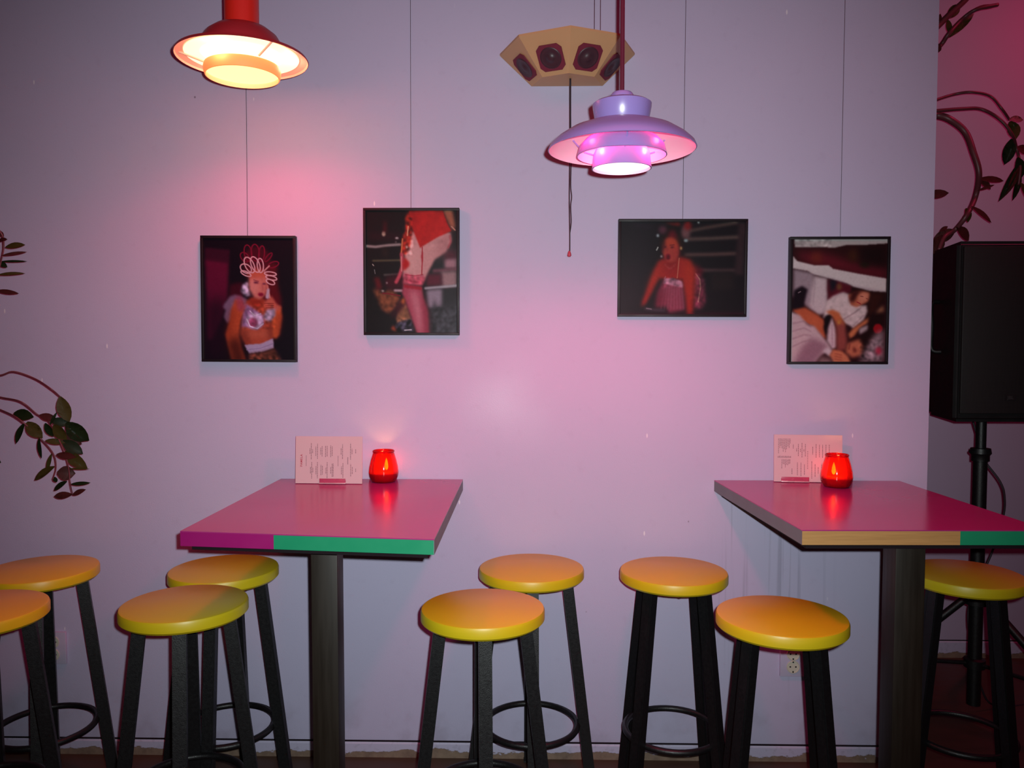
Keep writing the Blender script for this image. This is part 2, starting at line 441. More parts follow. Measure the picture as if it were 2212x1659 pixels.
def print_performer_headdress():
    c = Canvas((132, 212, 1125, 1548), 176, (20, 9, 20))
    c.poly([(150, 315), (425, 340), (418, 480), (150, 440)], (58, 12, 32), 2)
    c.poly([(150, 440), (412, 478), (395, 850), (330, 1080), (230, 1320), (170, 1340)], (100, 14, 46), 3)
    c.poly([(150, 900), (380, 860), (370, 1540), (150, 1540)], (38, 8, 26), 12, 0.8)
    c.poly([(420, 720), (560, 690), (560, 860), (400, 900)], (66, 8, 26), 3)
    c.poly([(560, 560), (940, 470), (950, 720), (990, 880), (985, 980), (840, 960), (700, 700)], (104, 12, 24), 4, 0.9)
    c.ell(720, 470, 160, 170, (90, 10, 28), b=4, al=0.8)
    for cx, cy, rx, ry, r in ((625, 375, 42, 90, -8), (705, 370, 45, 92, -4), (775, 380, 32, 85, 6), (590, 420, 40, 60, -40), (850, 420, 20, 60, 40), (905, 500, 30, 60, 70)):
        c.loop(cx, cy, rx, ry, (128, 16, 44), 13, r)
    c.poly([(420, 850), (480, 830), (600, 870), (640, 960), (560, 1050), (470, 1100), (390, 1150), (350, 1080), (370, 1000), (338, 970), (360, 930)], (128, 96, 116), 2)
    c.poly([(480, 880), (560, 900), (585, 1000), (540, 1120), (520, 1290), (545, 1420), (590, 1548), (430, 1548), (375, 1330), (365, 1270), (410, 1130), (430, 1000)], (196, 78, 42), 2)
    c.poly([(375, 1330), (520, 1290), (590, 1548), (430, 1548)], (60, 16, 14), 9, 0.85)
    c.poly([(365, 1270), (430, 1010), (470, 960), (440, 1140), (420, 1300)], (130, 40, 24), 6, 0.7)
    c.poly([(600, 900), (690, 860), (800, 880), (860, 960), (900, 1100), (890, 1330), (800, 1400), (590, 1390), (530, 1260), (560, 1080)], (186, 74, 48), 2)
    c.poly([(540, 1200), (700, 1240), (870, 1200), (880, 1320), (740, 1300), (560, 1330)], (206, 104, 74), 6, 0.7)
    c.poly([(530, 1200), (600, 1230), (640, 1400), (590, 1390), (530, 1270)], (110, 34, 22), 7, 0.8); c.poly([(840, 1180), (900, 1100), (890, 1330), (850, 1340)], (104, 30, 22), 6, 0.75)
    c.poly([(630, 860), (800, 860), (770, 960), (700, 980), (620, 930)], (150, 40, 26), 4, 0.85)
    c.poly([(880, 1000), (985, 950), (995, 1080), (965, 1270), (930, 1315), (890, 1300), (885, 1150)], (214, 90, 46), 2)
    c.poly([(960, 1000), (995, 1080), (965, 1270), (930, 1315), (945, 1150)], (140, 44, 26), 5, 0.7)
    c.poly([(810, 900), (880, 840), (935, 930), (985, 960), (960, 1010), (880, 1000), (800, 960)], (204, 96, 74), 2)
    c.line([(860, 860), (835, 735)], 22, (212, 120, 104))
    for a in range(3): c.line([(800 + 10 * a, 930 + 22 * a), (905, 925 + 22 * a)], 7, (150, 44, 34))
    c.poly([(560, 1060), (600, 930), (680, 980), (790, 1060), (790, 1160), (720, 1215), (600, 1190), (545, 1190)], (150, 104, 138), 2)
    c.ell(690, 1120, 95, 92, (200, 168, 188), b=2); c.ell(672, 1140, 52, 56, (160, 70, 100), b=2)
    c.line([(605, 1100), (640, 1180), (720, 1205), (785, 1150)], 13, (226, 200, 210)); c.line([(640, 1010), (690, 1060), (760, 1040)], 10, (214, 190, 200))
    c.poly([(790, 1060), (830, 990), (925, 985), (920, 1060), (860, 1130), (800, 1110)], (176, 150, 166), 2)
    c.mottle((560, 930, 930, 1210), 0.22, 3)
    c.poly([(480, 850), (560, 850), (590, 960), (555, 1030), (500, 990)], (170, 66, 84), 3, 0.8)
    c.poly([(575, 1385), (760, 1370), (895, 1310), (900, 1420), (780, 1460), (625, 1480)], (186, 160, 180), 1)
    c.line([(600, 1440), (760, 1420), (890, 1370)], 10, (160, 130, 156), al=0.8)
    c.poly([(625, 1485), (790, 1460), (905, 1420), (980, 1548), (620, 1548)], (110, 56, 40), 3); c.mottle((620, 1470, 980, 1548), 0.4, 8)
    c.poly([(560, 720), (620, 690), (645, 840), (600, 850), (540, 800)], (182, 164, 180), 2); c.mottle((540, 690, 650, 850), 0.35, 9)
    c.poly([(820, 770), (860, 760), (850, 880), (815, 870)], (196, 168, 176), 1)
    c.poly([(650, 600), (740, 570), (825, 610), (840, 720), (815, 830), (755, 885), (690, 860), (640, 770), (632, 680)], (214, 116, 98), 2)
    c.poly([(640, 660), (720, 640), (740, 780), (690, 850), (640, 770)], (232, 150, 132), 6, 0.7)
    c.poly([(600, 600), (740, 530), (830, 600), (835, 640), (650, 650)], (204, 90, 62), 4, 0.9)
    c.ell(712, 698, 30, 11, (110, 40, 60), 4); c.ell(800, 712, 22, 10, (110, 40, 60)); c.line([(685, 668), (740, 684)], 8, (150, 60, 66))
    c.ell(762, 828, 30, 21, (140, 16, 48), 6); c.line([(780, 720), (786, 780)], 8, (180, 80, 76), 1)
    for cx, cy, rx, ry, r in ((640, 505, 48, 92, -26), (705, 500, 45, 90, -22), (760, 510, 34, 78, -4), (600, 545, 66, 46, 30), (600, 600, 60, 22, 24), (870, 600, 66, 20, 6), (880, 645, 62, 22, 14), (870, 690, 50, 24, 24)):
        c.loop(cx, cy, rx, ry, (232, 176, 170), 13, r)
    c.line([(800, 570), (858, 515)], 15, (220, 150, 140))
    c.grain(0.10, 1); return c

def print_red_skirt():
    c = Canvas((140, 180, 1182, 1560), 176, (22, 14, 18))
    c.poly([(170, 430), (560, 440), (560, 520), (170, 500)], (52, 12, 24), 6, 0.7)
    c.line([(150, 580), (250, 588), (400, 570), (560, 560)], 30, (150, 136, 136), 1); c.line([(220, 745), (540, 738)], 20, (92, 84, 62), 1); c.line([(350, 905), (540, 895)], 22, (84, 84, 80), 1)
    c.ell(345, 440, 22, 30, (178, 160, 140), 10); c.ell(495, 490, 20, 12, (196, 190, 190)); c.ell(485, 535, 7, 9, (170, 170, 170)); c.line([(215, 785), (228, 800)], 9, (190, 180, 170)); c.line([(236, 845), (244, 890)], 7, (140, 140, 140))
    c.poly([(350, 300), (375, 300), (385, 430), (330, 420)], (70, 14, 22), 3); c.poly([(330, 600), (390, 620), (370, 720), (340, 680)], (44, 26, 22), 4)
    c.poly([(900, 700), (1175, 560), (1182, 1560), (830, 1560), (840, 900)], (40, 38, 42), 6)
    c.poly([(1040, 640), (1175, 620), (1175, 740), (1040, 740)], (84, 32, 48), 5)
    c.poly([(1040, 730), (1175, 720), (1175, 830), (1040, 830)], (168, 120, 132), 3); c.line([(920, 858), (1175, 838)], 34, (120, 70, 84), 2)
    c.poly([(1000, 870), (1175, 860), (1175, 1030), (1010, 1040)], (158, 122, 126), 3)
    c.poly([(840, 900), (1000, 890), (1010, 1020), (830, 1030)], (92, 26, 46), 3)
    c.line([(820, 1055), (1175, 1025)], 28, (170, 166, 174), 1)
    c.poly([(830, 1075), (1010, 1060), (1010, 1260), (935, 1265), (925, 1160), (910, 1270), (850, 1270)], (146, 132, 148), 3)
    c.poly([(930, 1290), (1182, 1250), (1182, 1560), (900, 1560)], (62, 64, 70), 10); c.mottle((860, 1260, 1180, 1560), 0.25, 5)
    c.poly([(1020, 180), (1130, 180), (1165, 350), (1140, 420), (1090, 340)], (172, 96, 74), 3); c.line([(1120, 360), (1160, 400)], 14, (196, 130, 116))
    c.poly([(215, 1060), (290, 1060), (330, 1130), (400, 1060), (450, 1080), (530, 1150), (490, 1270), (400, 1340), (330, 1310), (260, 1160)], (126, 70, 46), 3); c.mottle((215, 1050, 530, 1340), 0.2, 6)
    c.poly([(230, 930), (290, 930), (330, 1060), (260, 1070)], (96, 16, 26), 3); c.poly([(360, 930), (560, 880), (560, 1060), (440, 1070), (350, 1040)], (62, 10, 26), 4)
    c.line([(330, 1110), (420, 1120), (530, 1140)], 14, (120, 22, 36)); c.line([(470, 1080), (550, 1082)], 28, (190, 160, 168), 1); c.ell(378, 995, 8, 8, (220, 220, 210)); c.ell(330, 1085, 16, 12, (186, 166, 160))
    c.poly([(520, 1200), (600, 1230), (660, 1420), (500, 1460), (480, 1400)], (140, 92, 66), 2); c.mottle((480, 1200, 660, 1430), 0.15, 7)
    c.poly([(520, 1200), (600, 1180), (560, 1280), (500, 1330), (450, 1400), (420, 1370)], (60, 12, 26), 4)
    c.poly([(500, 1440), (660, 1400), (680, 1540), (590, 1548), (470, 1500)], (70, 66, 84), 2); c.mottle((470, 1400, 680, 1548), 0.7, 8); c.line([(580, 1530), (655, 1525)], 14, (196, 190, 200))
    c.poly([(420, 1520), (450, 1470), (490, 1548)], (170, 70, 44), 2)
    c.poly([(560, 860), (600, 620), (660, 420), (880, 380), (1110, 430), (1118, 520), (1060, 640), (930, 730), (870, 840), (820, 940), (790, 960), (570, 940)], (206, 148, 148), 2)
    c.poly([(1000, 430), (1120, 430), (1118, 540), (1040, 660), (940, 720)], (176, 112, 116), 8, 0.7); c.line([(1100, 460), (1110, 530), (1080, 600)], 14, (190, 80, 90), 1)
    c.poly([(600, 640), (700, 560), (740, 700), (700, 880), (590, 860)], (218, 166, 164), 8, 0.7)
    c.poly([(640, 180), (1020, 180), (1070, 320), (1120, 410), (960, 480), (790, 580), (762, 600), (690, 420), (640, 330)], (188, 30, 30), 1)
    c.poly([(640, 180), (740, 180), (720, 480), (650, 340)], (160, 26, 26), 5, 0.7); c.mottle((640, 180, 1110, 590), 0.06, 4, 3)
    c.poly([(590, 250), (640, 200), (670, 420), (650, 560), (600, 680), (540, 660), (560, 480), (600, 380)], (168, 40, 28), 2); c.mottle((540, 240, 670, 680), 0.45, 12)
    c.line([(625, 360), (615, 460)], 14, (224, 150, 120)); c.line([(560, 500), (545, 660)], 16, (206, 110, 70)); c.ell(608, 590, 13, 15, (224, 180, 170))
    c.line([(548, 670), (560, 800), (520, 920), (485, 985)], 40, (196, 74, 92), 1); c.line([(545, 700), (548, 860)], 14, (216, 130, 130))
    c.poly([(580, 700), (640, 770), (630, 810), (570, 860), (560, 780)], (184, 22, 26), 2)
    c.line([(785, 590), (785, 740), (778, 900)], 11, (170, 24, 44)); c.ell(784, 700, 8, 60, (170, 24, 44))
    c.poly([(570, 880), (690, 915), (800, 905), (820, 950), (780, 1030), (560, 1010)], (196, 84, 104), 2); c.line([(590, 900), (700, 915), (790, 900)], 8, (168, 40, 66))
    c.line([(600, 960), (640, 970), (690, 985), (750, 985)], 16, (164, 44, 70), 1, 0.8); c.mottle((570, 900, 810, 1010), 0.2, 15)
    c.poly([(565, 1010), (780, 1040), (800, 1160), (850, 1320), (860, 1560), (720, 1560), (640, 1340), (580, 1180), (550, 1110)], (168, 66, 88), 2)
    c.poly([(570, 1010), (780, 1040), (775, 1075), (580, 1050)], (160, 26, 48), 1)
    c.poly([(640, 1080), (720, 1100), (770, 1300), (790, 1540), (740, 1540), (700, 1330)], (220, 150, 160), 6, 0.7)
    c.poly([(780, 1080), (850, 1320), (860, 1560), (820, 1560), (800, 1300)], (128, 26, 52), 5, 0.8); c.ell(565, 1200, 22, 34, (190, 96, 50), b=2)
    c.grain(0.08, 2); return c

def print_crouching_performer():
    c = Canvas((200, 180, 1975, 1500), 220, (26, 17, 24))
    c.poly([(220, 180), (700, 180), (640, 900), (500, 1400), (200, 1480)], (34, 26, 34), 12, 0.8); c.line([(400, 220), (620, 260)], 40, (52, 34, 52), 3, 0.5)
    c.poly([(1880, 180), (1975, 200), (1960, 940), (1830, 940)], (56, 34, 40), 3)
    c.line([(1190, 310), (1450, 262), (1850, 195)], 42, (92, 66, 62), 2); c.line([(1150, 430), (1500, 420), (1860, 400)], 46, (100, 74, 70), 2)
    c.line([(1120, 650), (1500, 645), (1830, 632)], 46, (98, 66, 64), 2); c.line([(1270, 865), (1600, 872), (1820, 870)], 36, (92, 62, 64), 2)
    c.poly([(1510, 900), (1820, 900), (1830, 1140), (1500, 1150)], (36, 24, 28), 4)
    c.poly([(1250, 900), (1300, 880), (1390, 1000), (1430, 1300), (1380, 1420), (1250, 1420)], (120, 46, 66), 3); c.line([(1280, 920), (1340, 1000), (1350, 1120), (1320, 1320)], 16, (170, 110, 104)); c.mottle((1240, 890, 1430, 1420), 0.3, 3)
    c.poly([(1270, 780), (1380, 860), (1380, 960), (1260, 900)], (96, 14, 32), 4)
    c.ell(940, 420, 165, 200, (20, 12, 14), b=3); c.poly([(760, 500), (1100, 480), (1110, 700), (1000, 720), (760, 660)], (30, 10, 16), 4, 0.9)
    c.ell(800, 300, 60, 60, (92, 44, 60), b=3); c.ell(1130, 330, 66, 100, (120, 74, 78), b=3); c.ell(1155, 240, 55, 60, (140, 24, 28), b=3); c.poly([(830, 200), (1040, 190), (1050, 250), (930, 230)], (110, 22, 24), 2)
    c.poly([(860, 420), (900, 300), (970, 300), (1020, 420)], (110, 12, 28), 4)
    c.ell(730, 380, 20, 22, (170, 176, 180)); c.ell(1130, 450, 30, 22, (150, 160, 164)); c.line([(735, 545), (715, 585)], 13, (214, 206, 200)); c.ell(1063, 560, 15, 26, (216, 176, 110)); c.ell(1308, 195, 12, 14, (230, 220, 216))
    c.poly([(820, 700), (1000, 700), (1060, 680), (1200, 720), (1265, 850), (1260, 1100), (1245, 1500), (1160, 1500), (1130, 1250), (1080, 1000), (830, 1000), (760, 980), (700, 1080), (640, 1220), (570, 1350), (500, 1400), (520, 1300), (600, 1080), (680, 860), (740, 740)], (172, 36, 32), 3)
    c.poly([(1130, 730), (1240, 800), (1240, 1080), (1200, 1400), (1160, 1200)], (198, 60, 36), 8, 0.7); c.poly([(700, 880), (760, 900), (680, 1080), (590, 1200), (620, 1060)], (196, 64, 38), 7, 0.7)
    c.poly([(860, 760), (1020, 760), (1010, 960), (850, 960)], (156, 28, 38), 8, 0.7); c.poly([(850, 740), (1010, 720), (1000, 790), (870, 800)], (120, 18, 24), 5, 0.7)
    c.ell(918, 580, 122, 178, (186, 62, 54), -6, 2); c.poly([(820, 440), (1020, 440), (1030, 520), (810, 510)], (196, 66, 34), 6, 0.8); c.poly([(990, 500), (1045, 560), (1020, 700), (960, 740)], (150, 34, 38), 6, 0.7)
    c.poly([(800, 420), (830, 480), (812, 620), (790, 560)], (24, 10, 14), 3); c.ell(835, 540, 26, 10, (84, 16, 30)); c.ell(935, 545, 28, 10, (84, 16, 30)); c.line([(905, 515), (965, 510)], 10, (110, 26, 34)); c.line([(872, 560), (866, 610)], 12, (150, 40, 44), 1)
    c.ell(880, 680, 40, 46, (150, 24, 42)); c.ell(882, 684, 24, 32, (96, 8, 24)); c.ell(786, 674, 15, 16, (220, 196, 196))
    for i in range(9): c.ell(840 + 18 * i, 790 + 55 * math.sin(math.pi * i / 8), 6, 6, (206, 130, 120))
    c.line([(1040, 700), (1015, 980)], 12, (206, 110, 90)); c.line([(850, 960), (830, 990)], 8, (196, 120, 120))
    c.poly([(820, 1000), (1090, 1040), (1120, 1250), (1130, 1440), (1040, 1460), (900, 1490), (860, 1380), (710, 1400), (740, 1180)], (142, 52, 74), 3)
    for i in range(8): c.line([(840 + 34 * i, 1090), (790 + 46 * i, 1420)], 14, (186, 104, 124), 1, 0.55)
    c.poly([(830, 985), (960, 985), (1090, 1030), (1095, 1115), (930, 1085), (815, 1060)], (196, 124, 146), 1); c.mottle((810, 980, 1095, 1115), 0.3, 5)
    c.poly([(740, 1180), (840, 1120), (830, 1380), (700, 1400)], (110, 20, 44), 6, 0.7); c.line([(560, 1420), (700, 1440), (840, 1445)], 24, (96, 76, 90), 2); c.line([(580, 1415), (650, 1425)], 14, (140, 120, 130))
    c.line([(200, 1510), (1975, 1500)], 50, (70, 10, 36), 3, 0.7)
    c.grain(0.10, 3); return c

def print_white_clothes():
    c = Canvas((170, 138, 1255, 1568), 176, (40, 12, 18))
    c.poly([(190, 230), (1260, 190), (1250, 590), (900, 540), (190, 400)], (46, 14, 18), 3); c.poly([(200, 280), (560, 300), (900, 420), (1250, 480), (1250, 600), (700, 500), (300, 400)], (104, 22, 38), 8, 0.9)
    c.ell(450, 350, 60, 60, (110, 40, 30), b=6); c.ell(870, 330, 60, 70, (64, 30, 20), b=5); c.ell(1000, 430, 60, 40, (40, 26, 18), b=3); c.poly([(930, 210), (1250, 200), (1250, 470), (960, 420)], (20, 8, 12), 8, 0.7)
    c.poly([(195, 140), (1260, 138), (1260, 188), (1000, 205), (790, 205), (660, 236), (520, 232), (200, 232)], (176, 164, 166), 1); c.mottle((200, 140, 620, 232), 0.18, 2, 2)
    c.poly([(185, 480), (420, 530), (430, 700), (600, 870), (560, 1000), (400, 960), (190, 800)], (150, 130, 142), 3)
    c.poly([(420, 560), (580, 590), (590, 830), (545, 1000), (480, 1020), (380, 920)], (196, 176, 184), 3); c.line([(440, 620), (420, 900)], 8, (160, 138, 150), 1)
    c.poly([(580, 600), (700, 610), (870, 690), (860, 760), (740, 770), (590, 860)], (86, 18, 34), 2); c.poly([(600, 600), (690, 610), (680, 700), (620, 760)], (26, 22, 34), 3); c.ell(715, 690, 30, 40, (110, 66, 44), b=2)
    c.poly([(850, 690), (1250, 740), (1230, 860), (1050, 1070), (1010, 1080), (1040, 860), (860, 800)], (34, 12, 14), 2); c.poly([(1060, 760), (1230, 770), (1130, 980), (1050, 1040)], (64, 24, 18), 4, 0.6)
    c.poly([(185, 335), (230, 390), (430, 440), (590, 440), (640, 480), (940, 540), (1250, 595), (1248, 752), (1060, 735), (880, 690), (800, 650), (650, 605), (420, 545), (350, 505), (185, 475)], (206, 190, 194), 1)
    c.poly([(185, 440), (420, 530), (650, 590), (880, 680), (1248, 745), (1248, 752), (1060, 735), (880, 690), (650, 605), (350, 510)], (150, 130, 142), 2, 0.7)
    c.poly([(560, 870), (640, 800), (760, 750), (830, 780), (870, 900), (1030, 910), (1040, 980), (1000, 1080), (880, 1180), (860, 1150), (790, 1120), (740, 1060), (640, 1020), (540, 1060)], (204, 182, 186), 2); c.line([(770, 1070), (900, 990), (970, 930)], 10, (140, 110, 118), 1); c.line([(880, 1150), (1000, 1020)], 8, (150, 120, 128), 1); c.mottle((540, 750, 1040, 1150), 0.06, 9, 2)
    c.poly([(820, 780), (900, 760), (960, 740), (1060, 760), (1045, 860), (970, 900), (920, 930), (850, 900)], (186, 100, 74), 2); c.poly([(860, 740), (1000, 730), (930, 790), (880, 880), (830, 850)], (60, 18, 20), 3); c.poly([(960, 760), (1055, 765), (1040, 850), (960, 890), (930, 830)], (206, 126, 104), 3)
    c.line([(960, 800), (990, 806)], 7, (96, 30, 34)); c.line([(1025, 828), (1045, 834)], 6, (96, 30, 34)); c.line([(920, 868), (960, 888)], 11, (150, 34, 48))
    c.poly([(200, 730), (290, 680), (355, 720), (330, 830), (310, 930), (240, 980), (180, 940)], (22, 8, 20), 2); c.line([(250, 760), (275, 745)], 9, (140, 120, 130))
    c.poly([(185, 960), (330, 930), (480, 1020), (560, 1090), (580, 1300), (520, 1270), (420, 1150), (300, 1090)], (176, 82, 54), 2); c.poly([(300, 1000), (480, 1060), (540, 1200), (420, 1130)], (196, 104, 70), 6, 0.6)
    c.poly([(170, 980), (270, 1020), (360, 1130), (440, 1150), (600, 1350), (640, 1410), (520, 1490), (460, 1568), (170, 1568)], (190, 164, 172), 2); c.poly([(300, 1390), (420, 1280), (600, 1370), (520, 1490), (460, 1568), (220, 1568)], (140, 100, 118), 5, 0.9)
    for i in range(4): c.line([(190, 1120 + 90 * i), (320, 1090 + 80 * i), (400, 1160 + 50 * i)], 9, (150, 116, 130), 1)
    c.poly([(560, 1030), (640, 1000), (600, 1160), (580, 1290), (545, 1180)], (18, 8, 14), 2); c.poly([(640, 1040), (690, 1200), (695, 1400), (650, 1420), (585, 1320), (600, 1160)], (200, 176, 186), 2); c.line([(640, 1130), (650, 1380)], 8, (160, 120, 134), 1)
    c.poly([(570, 980), (640, 955), (720, 990), (790, 1130), (770, 1190), (700, 1150), (640, 1030)], (186, 96, 60), 2); c.poly([(680, 1080), (790, 1130), (820, 1320), (800, 1430), (700, 1440), (690, 1200)], (140, 66, 62), 3); c.ell(720, 1105, 20, 26, (196, 130, 60), b=2)
    c.poly([(830, 1240), (880, 1180), (1070, 1040), (1080, 1090), (960, 1170), (900, 1260), (850, 1300)], (196, 110, 74), 2); c.poly([(950, 1180), (1060, 1130), (1060, 1210), (960, 1250)], (170, 150, 158), 2)
    c.poly([(1050, 1040), (1140, 980), (1230, 1010), (1225, 1200), (1160, 1300), (1060, 1450), (980, 1460), (920, 1300), (1060, 1180)], (30, 10, 12), 3); c.ell(1165, 1180, 52, 58, (150, 16, 28), b=1)
    c.poly([(1130, 1000), (1220, 900), (1230, 980), (1180, 990)], (150, 100, 74), 3); c.poly([(850, 1300), (920, 1290), (880, 1340)], (40, 14, 12), 2)
    c.poly([(820, 1350), (960, 1300), (1000, 1400), (980, 1490), (880, 1520), (800, 1460)], (184, 102, 78), 3); c.ell(905, 1430, 20, 34, (110, 46, 40), -20, 2); c.line([(850, 1360), (840, 1420)], 10, (110, 40, 40), 1)
    c.poly([(540, 1440), (600, 1400), (660, 1430), (620, 1510)], (196, 178, 190), 2); c.poly([(620, 1490), (660, 1420), (760, 1440), (830, 1500), (860, 1568), (660, 1568)], (196, 112, 82), 2)
    for i in range(3): c.line([(680, 1470 + 32 * i), (760, 1490 + 30 * i)], 8, (140, 60, 50), 1)
    c.poly([(1120, 1260), (1230, 1180), (1230, 1560), (960, 1560), (1000, 1480)], (168, 146, 158), 5, 0.8); c.mottle((960, 1300, 1230, 1560), 0.3, 6, 2); c.ell(1180, 1440, 34, 46, (176, 40, 70), b=3)
    c.poly([(480, 1568), (520, 1500), (620, 1520), (660, 1568)], (130, 96, 100), 4)
    c.grain(0.07, 4); return c

def print_material(name):
    m, n, p = new_mat(name)
    a = n.add('ShaderNodeVertexColor'); a.layer_name = 'print'
    n.link(a.outputs['Color'], p.inputs['Base Color'])
    p.inputs['Roughness'].default_value = 0.45; p.inputs['Specular IOR Level'].default_value = 0.14
    return m
M_PRINT = print_material('glossy_photo_print')

def print_mesh(cv, w, h, gain):
    nx, ny = cv.w, cv.h
    lin = np.where(cv.a <= 10, cv.a / 255 / 12.92, ((np.clip(cv.a, 0, 255) / 255 + 0.055) / 1.055) ** 2.4) * np.array(gain)
    lin = np.clip(lin, 0, 0.9)
    xs = np.linspace(-w / 2, w / 2, nx); zs = np.linspace(h / 2, -h / 2, ny)
    X, Z = np.meshgrid(xs, zs)
    co = np.zeros((ny * nx, 3)); co[:, 0] = X.ravel(); co[:, 2] = Z.ravel()
    i = np.arange(ny * nx).reshape(ny, nx)
    f = np.stack([i[:-1, :-1], i[1:, :-1], i[1:, 1:], i[:-1, 1:]], -1).reshape(-1, 4)
    me = bpy.data.meshes.new('print')
    me.vertices.add(len(co)); me.vertices.foreach_set('co', co.ravel())
    me.loops.add(f.size); me.loops.foreach_set('vertex_index', f.ravel().astype(np.int32))
    me.polygons.add(len(f)); me.polygons.foreach_set('loop_start', np.arange(0, f.size, 4, dtype=np.int32))
    me.update(calc_edges=True)
    ca = me.color_attributes.new('print', 'FLOAT_COLOR', 'POINT')
    ca.data.foreach_set('color', np.concatenate([lin.reshape(-1, 3), np.ones((ny * nx, 1))], 1).ravel().astype(np.float32))
    me.materials.append(M_PRINT)
    return me

def picture(x0, y0, x1, y1, cv, wire_px, label, tilt=0.0, fw=0.0085, gain=(0.62, 0.80, 0.80)):
    yf = -0.026
    a = at(x0, y0, yf); b = at(x1, y1, yf)
    w = b.x - a.x; h = a.z - b.z
    root = empty('framed_photograph', ((a.x + b.x) / 2, 0, b.z))
    root.rotation_euler = (0, R(tilt), 0)
    tag(root, label, 'picture', 'framed photographs hanging on the wall')
    for nm, c, s in (('frame_rail', (0, -0.014, h - fw / 2), (w, 0.022, fw)), ('frame_rail', (0, -0.014, fw / 2), (w, 0.022, fw)),
                     ('frame_rail', (-w / 2 + fw / 2, -0.014, h / 2), (fw, 0.022, h - 2 * fw)), ('frame_rail', (w / 2 - fw / 2, -0.014, h / 2), (fw, 0.022, h - 2 * fw))):
        boxobj(nm, c, s, M_FRAME, root, 0.001)
    boxobj('backing_board', (0, -0.009, h / 2), (w - 2 * fw, 0.008, h - 2 * fw), M_CORE, root)
    me = print_mesh(cv, w - 2 * fw, h - 2 * fw, gain)
    p = bpy.data.objects.new('print', me); COL.objects.link(p); p.parent = root; p.location = (0, -0.0185, h / 2)
    wx = at(wire_px, y0, -0.006).x - root.location.x
    bm = bmesh.new(); tube(bm, [(wx, -0.006, h - 0.004), (wx + 0.001, -0.006, ZC - root.location.z - 0.001)], 0.0008, 6)
    build('hanging_wire', bm, M_WIRE, root)
    return root

picture(430, 509, 639, 782, print_performer_headdress(), 533, 'black framed photo of a performer in a looped white headdress, raising a hand', 0.35, gain=(0.58, 0.74, 0.92))
picture(783, 449, 992, 724, print_red_skirt(), 887, 'black framed photo of a red skirt and bare thigh with red stocking', 0.15)
picture(1336, 473, 1613, 684, print_crouching_performer(), 1474, 'wide landscape framed photo of an open-mouthed performer crouching by ropes', 0.2)
picture(1708, 511, 1919, 787, print_white_clothes(), 1815, 'black framed photo of people in white clothes tumbled under thick white rope', 0.0, gain=(0.84, 0.92, 0.90))

# ------------------------------------------------------------------ tables
ZT = 0.938
def table(pts, post_xy, front_split, front_mats, label, post_r=0.033):
    # pts: back-left, back-right, front-right, front-left corners of the top (world x, y)
    c = Vector((post_xy[0], post_xy[1], 0))
    root = empty('bar_table', c)
    tag(root, label, 'table', 'high bar tables against the wall')
    P = [Vector((p[0] - c.x, p[1] - c.y)) for p in pts]
    bl, br, fr, fl = P
    bm = bmesh.new(); prism(bm, [p[:] for p in P][::-1], ZT - 0.0025, ZT)
    build('laminate_top', bm, M_PINK, root)
    t = 0.0015; th = 0.036
    def strip(a, b, m, nm='edge_band'):
        d = (b - a).normalized(); nrm = Vector((d.y, -d.x))
        bm = bmesh.new(); prism(bm, [a[:], b[:], (b - nrm * t)[:], (a - nrm * t)[:]], ZT - th, ZT - 0.0026)
        return build(nm, bm, m, root)
    cc = (bl + br + fr + fl) / 4
    ins = [p + (cc - p).normalized() * 0.004 for p in P]
    bm = bmesh.new(); prism(bm, [p[:] for p in ins][::-1], ZT - th + 0.0005, ZT - 0.0026)
    build('core_board', bm, M_CORE, root)
    mid = fl + (fr - fl) * front_split
    strip(fl, mid, front_mats[0]); strip(mid, fr, front_mats[1])
    strip(bl, fl, M_GREYEDGE); strip(fr, br, M_GREYEDGE)
    sub = [cc + (p - cc) * 0.94 for p in P]
    bm = bmesh.new(); prism(bm, [p[:] for p in sub][::-1], ZT - th - 0.014, ZT - th)
    build('underside_board', bm, M_CORE, root)
    boxobj('post', (0, 0, (ZT - th - 0.014 + 0.008) / 2), (2 * post_r, 2 * post_r, ZT - th - 0.014 - 0.008), M_POST, root, 0.002)
    boxobj('base_plate', (0, 0, 0.004), (0.24, 0.24, 0.008), M_BLACK, root, 0.002)
    return root

g = 0.004
tl = [at(607, 1031, -g), at(1000, 1033, -g), atz(938, 1165, ZT), atz(389, 1147, ZT)]
pl = at(708, 1300, -0.62)
table([(p.x, p.y) for p in tl], (pl.x, pl.y), 0.378, (M_PINKEDGE, M_GREEN), 'magenta topped bar table with magenta and green front edge')
a = at(1543, 1035, -g); b = atz(1733, 1145, ZT)
wv = 0.60
pr = at(1950, 1300, -0.62)
table([(a.x, -g), (a.x + wv, -g), (b.x + wv - 0.01, b.y + 0.01), (b.x, b.y)], (pr.x, pr.y), 0.64, (M_WOODEDGE, M_GREEN), 'magenta topped bar table with bare wood and green front edge', 0.036)

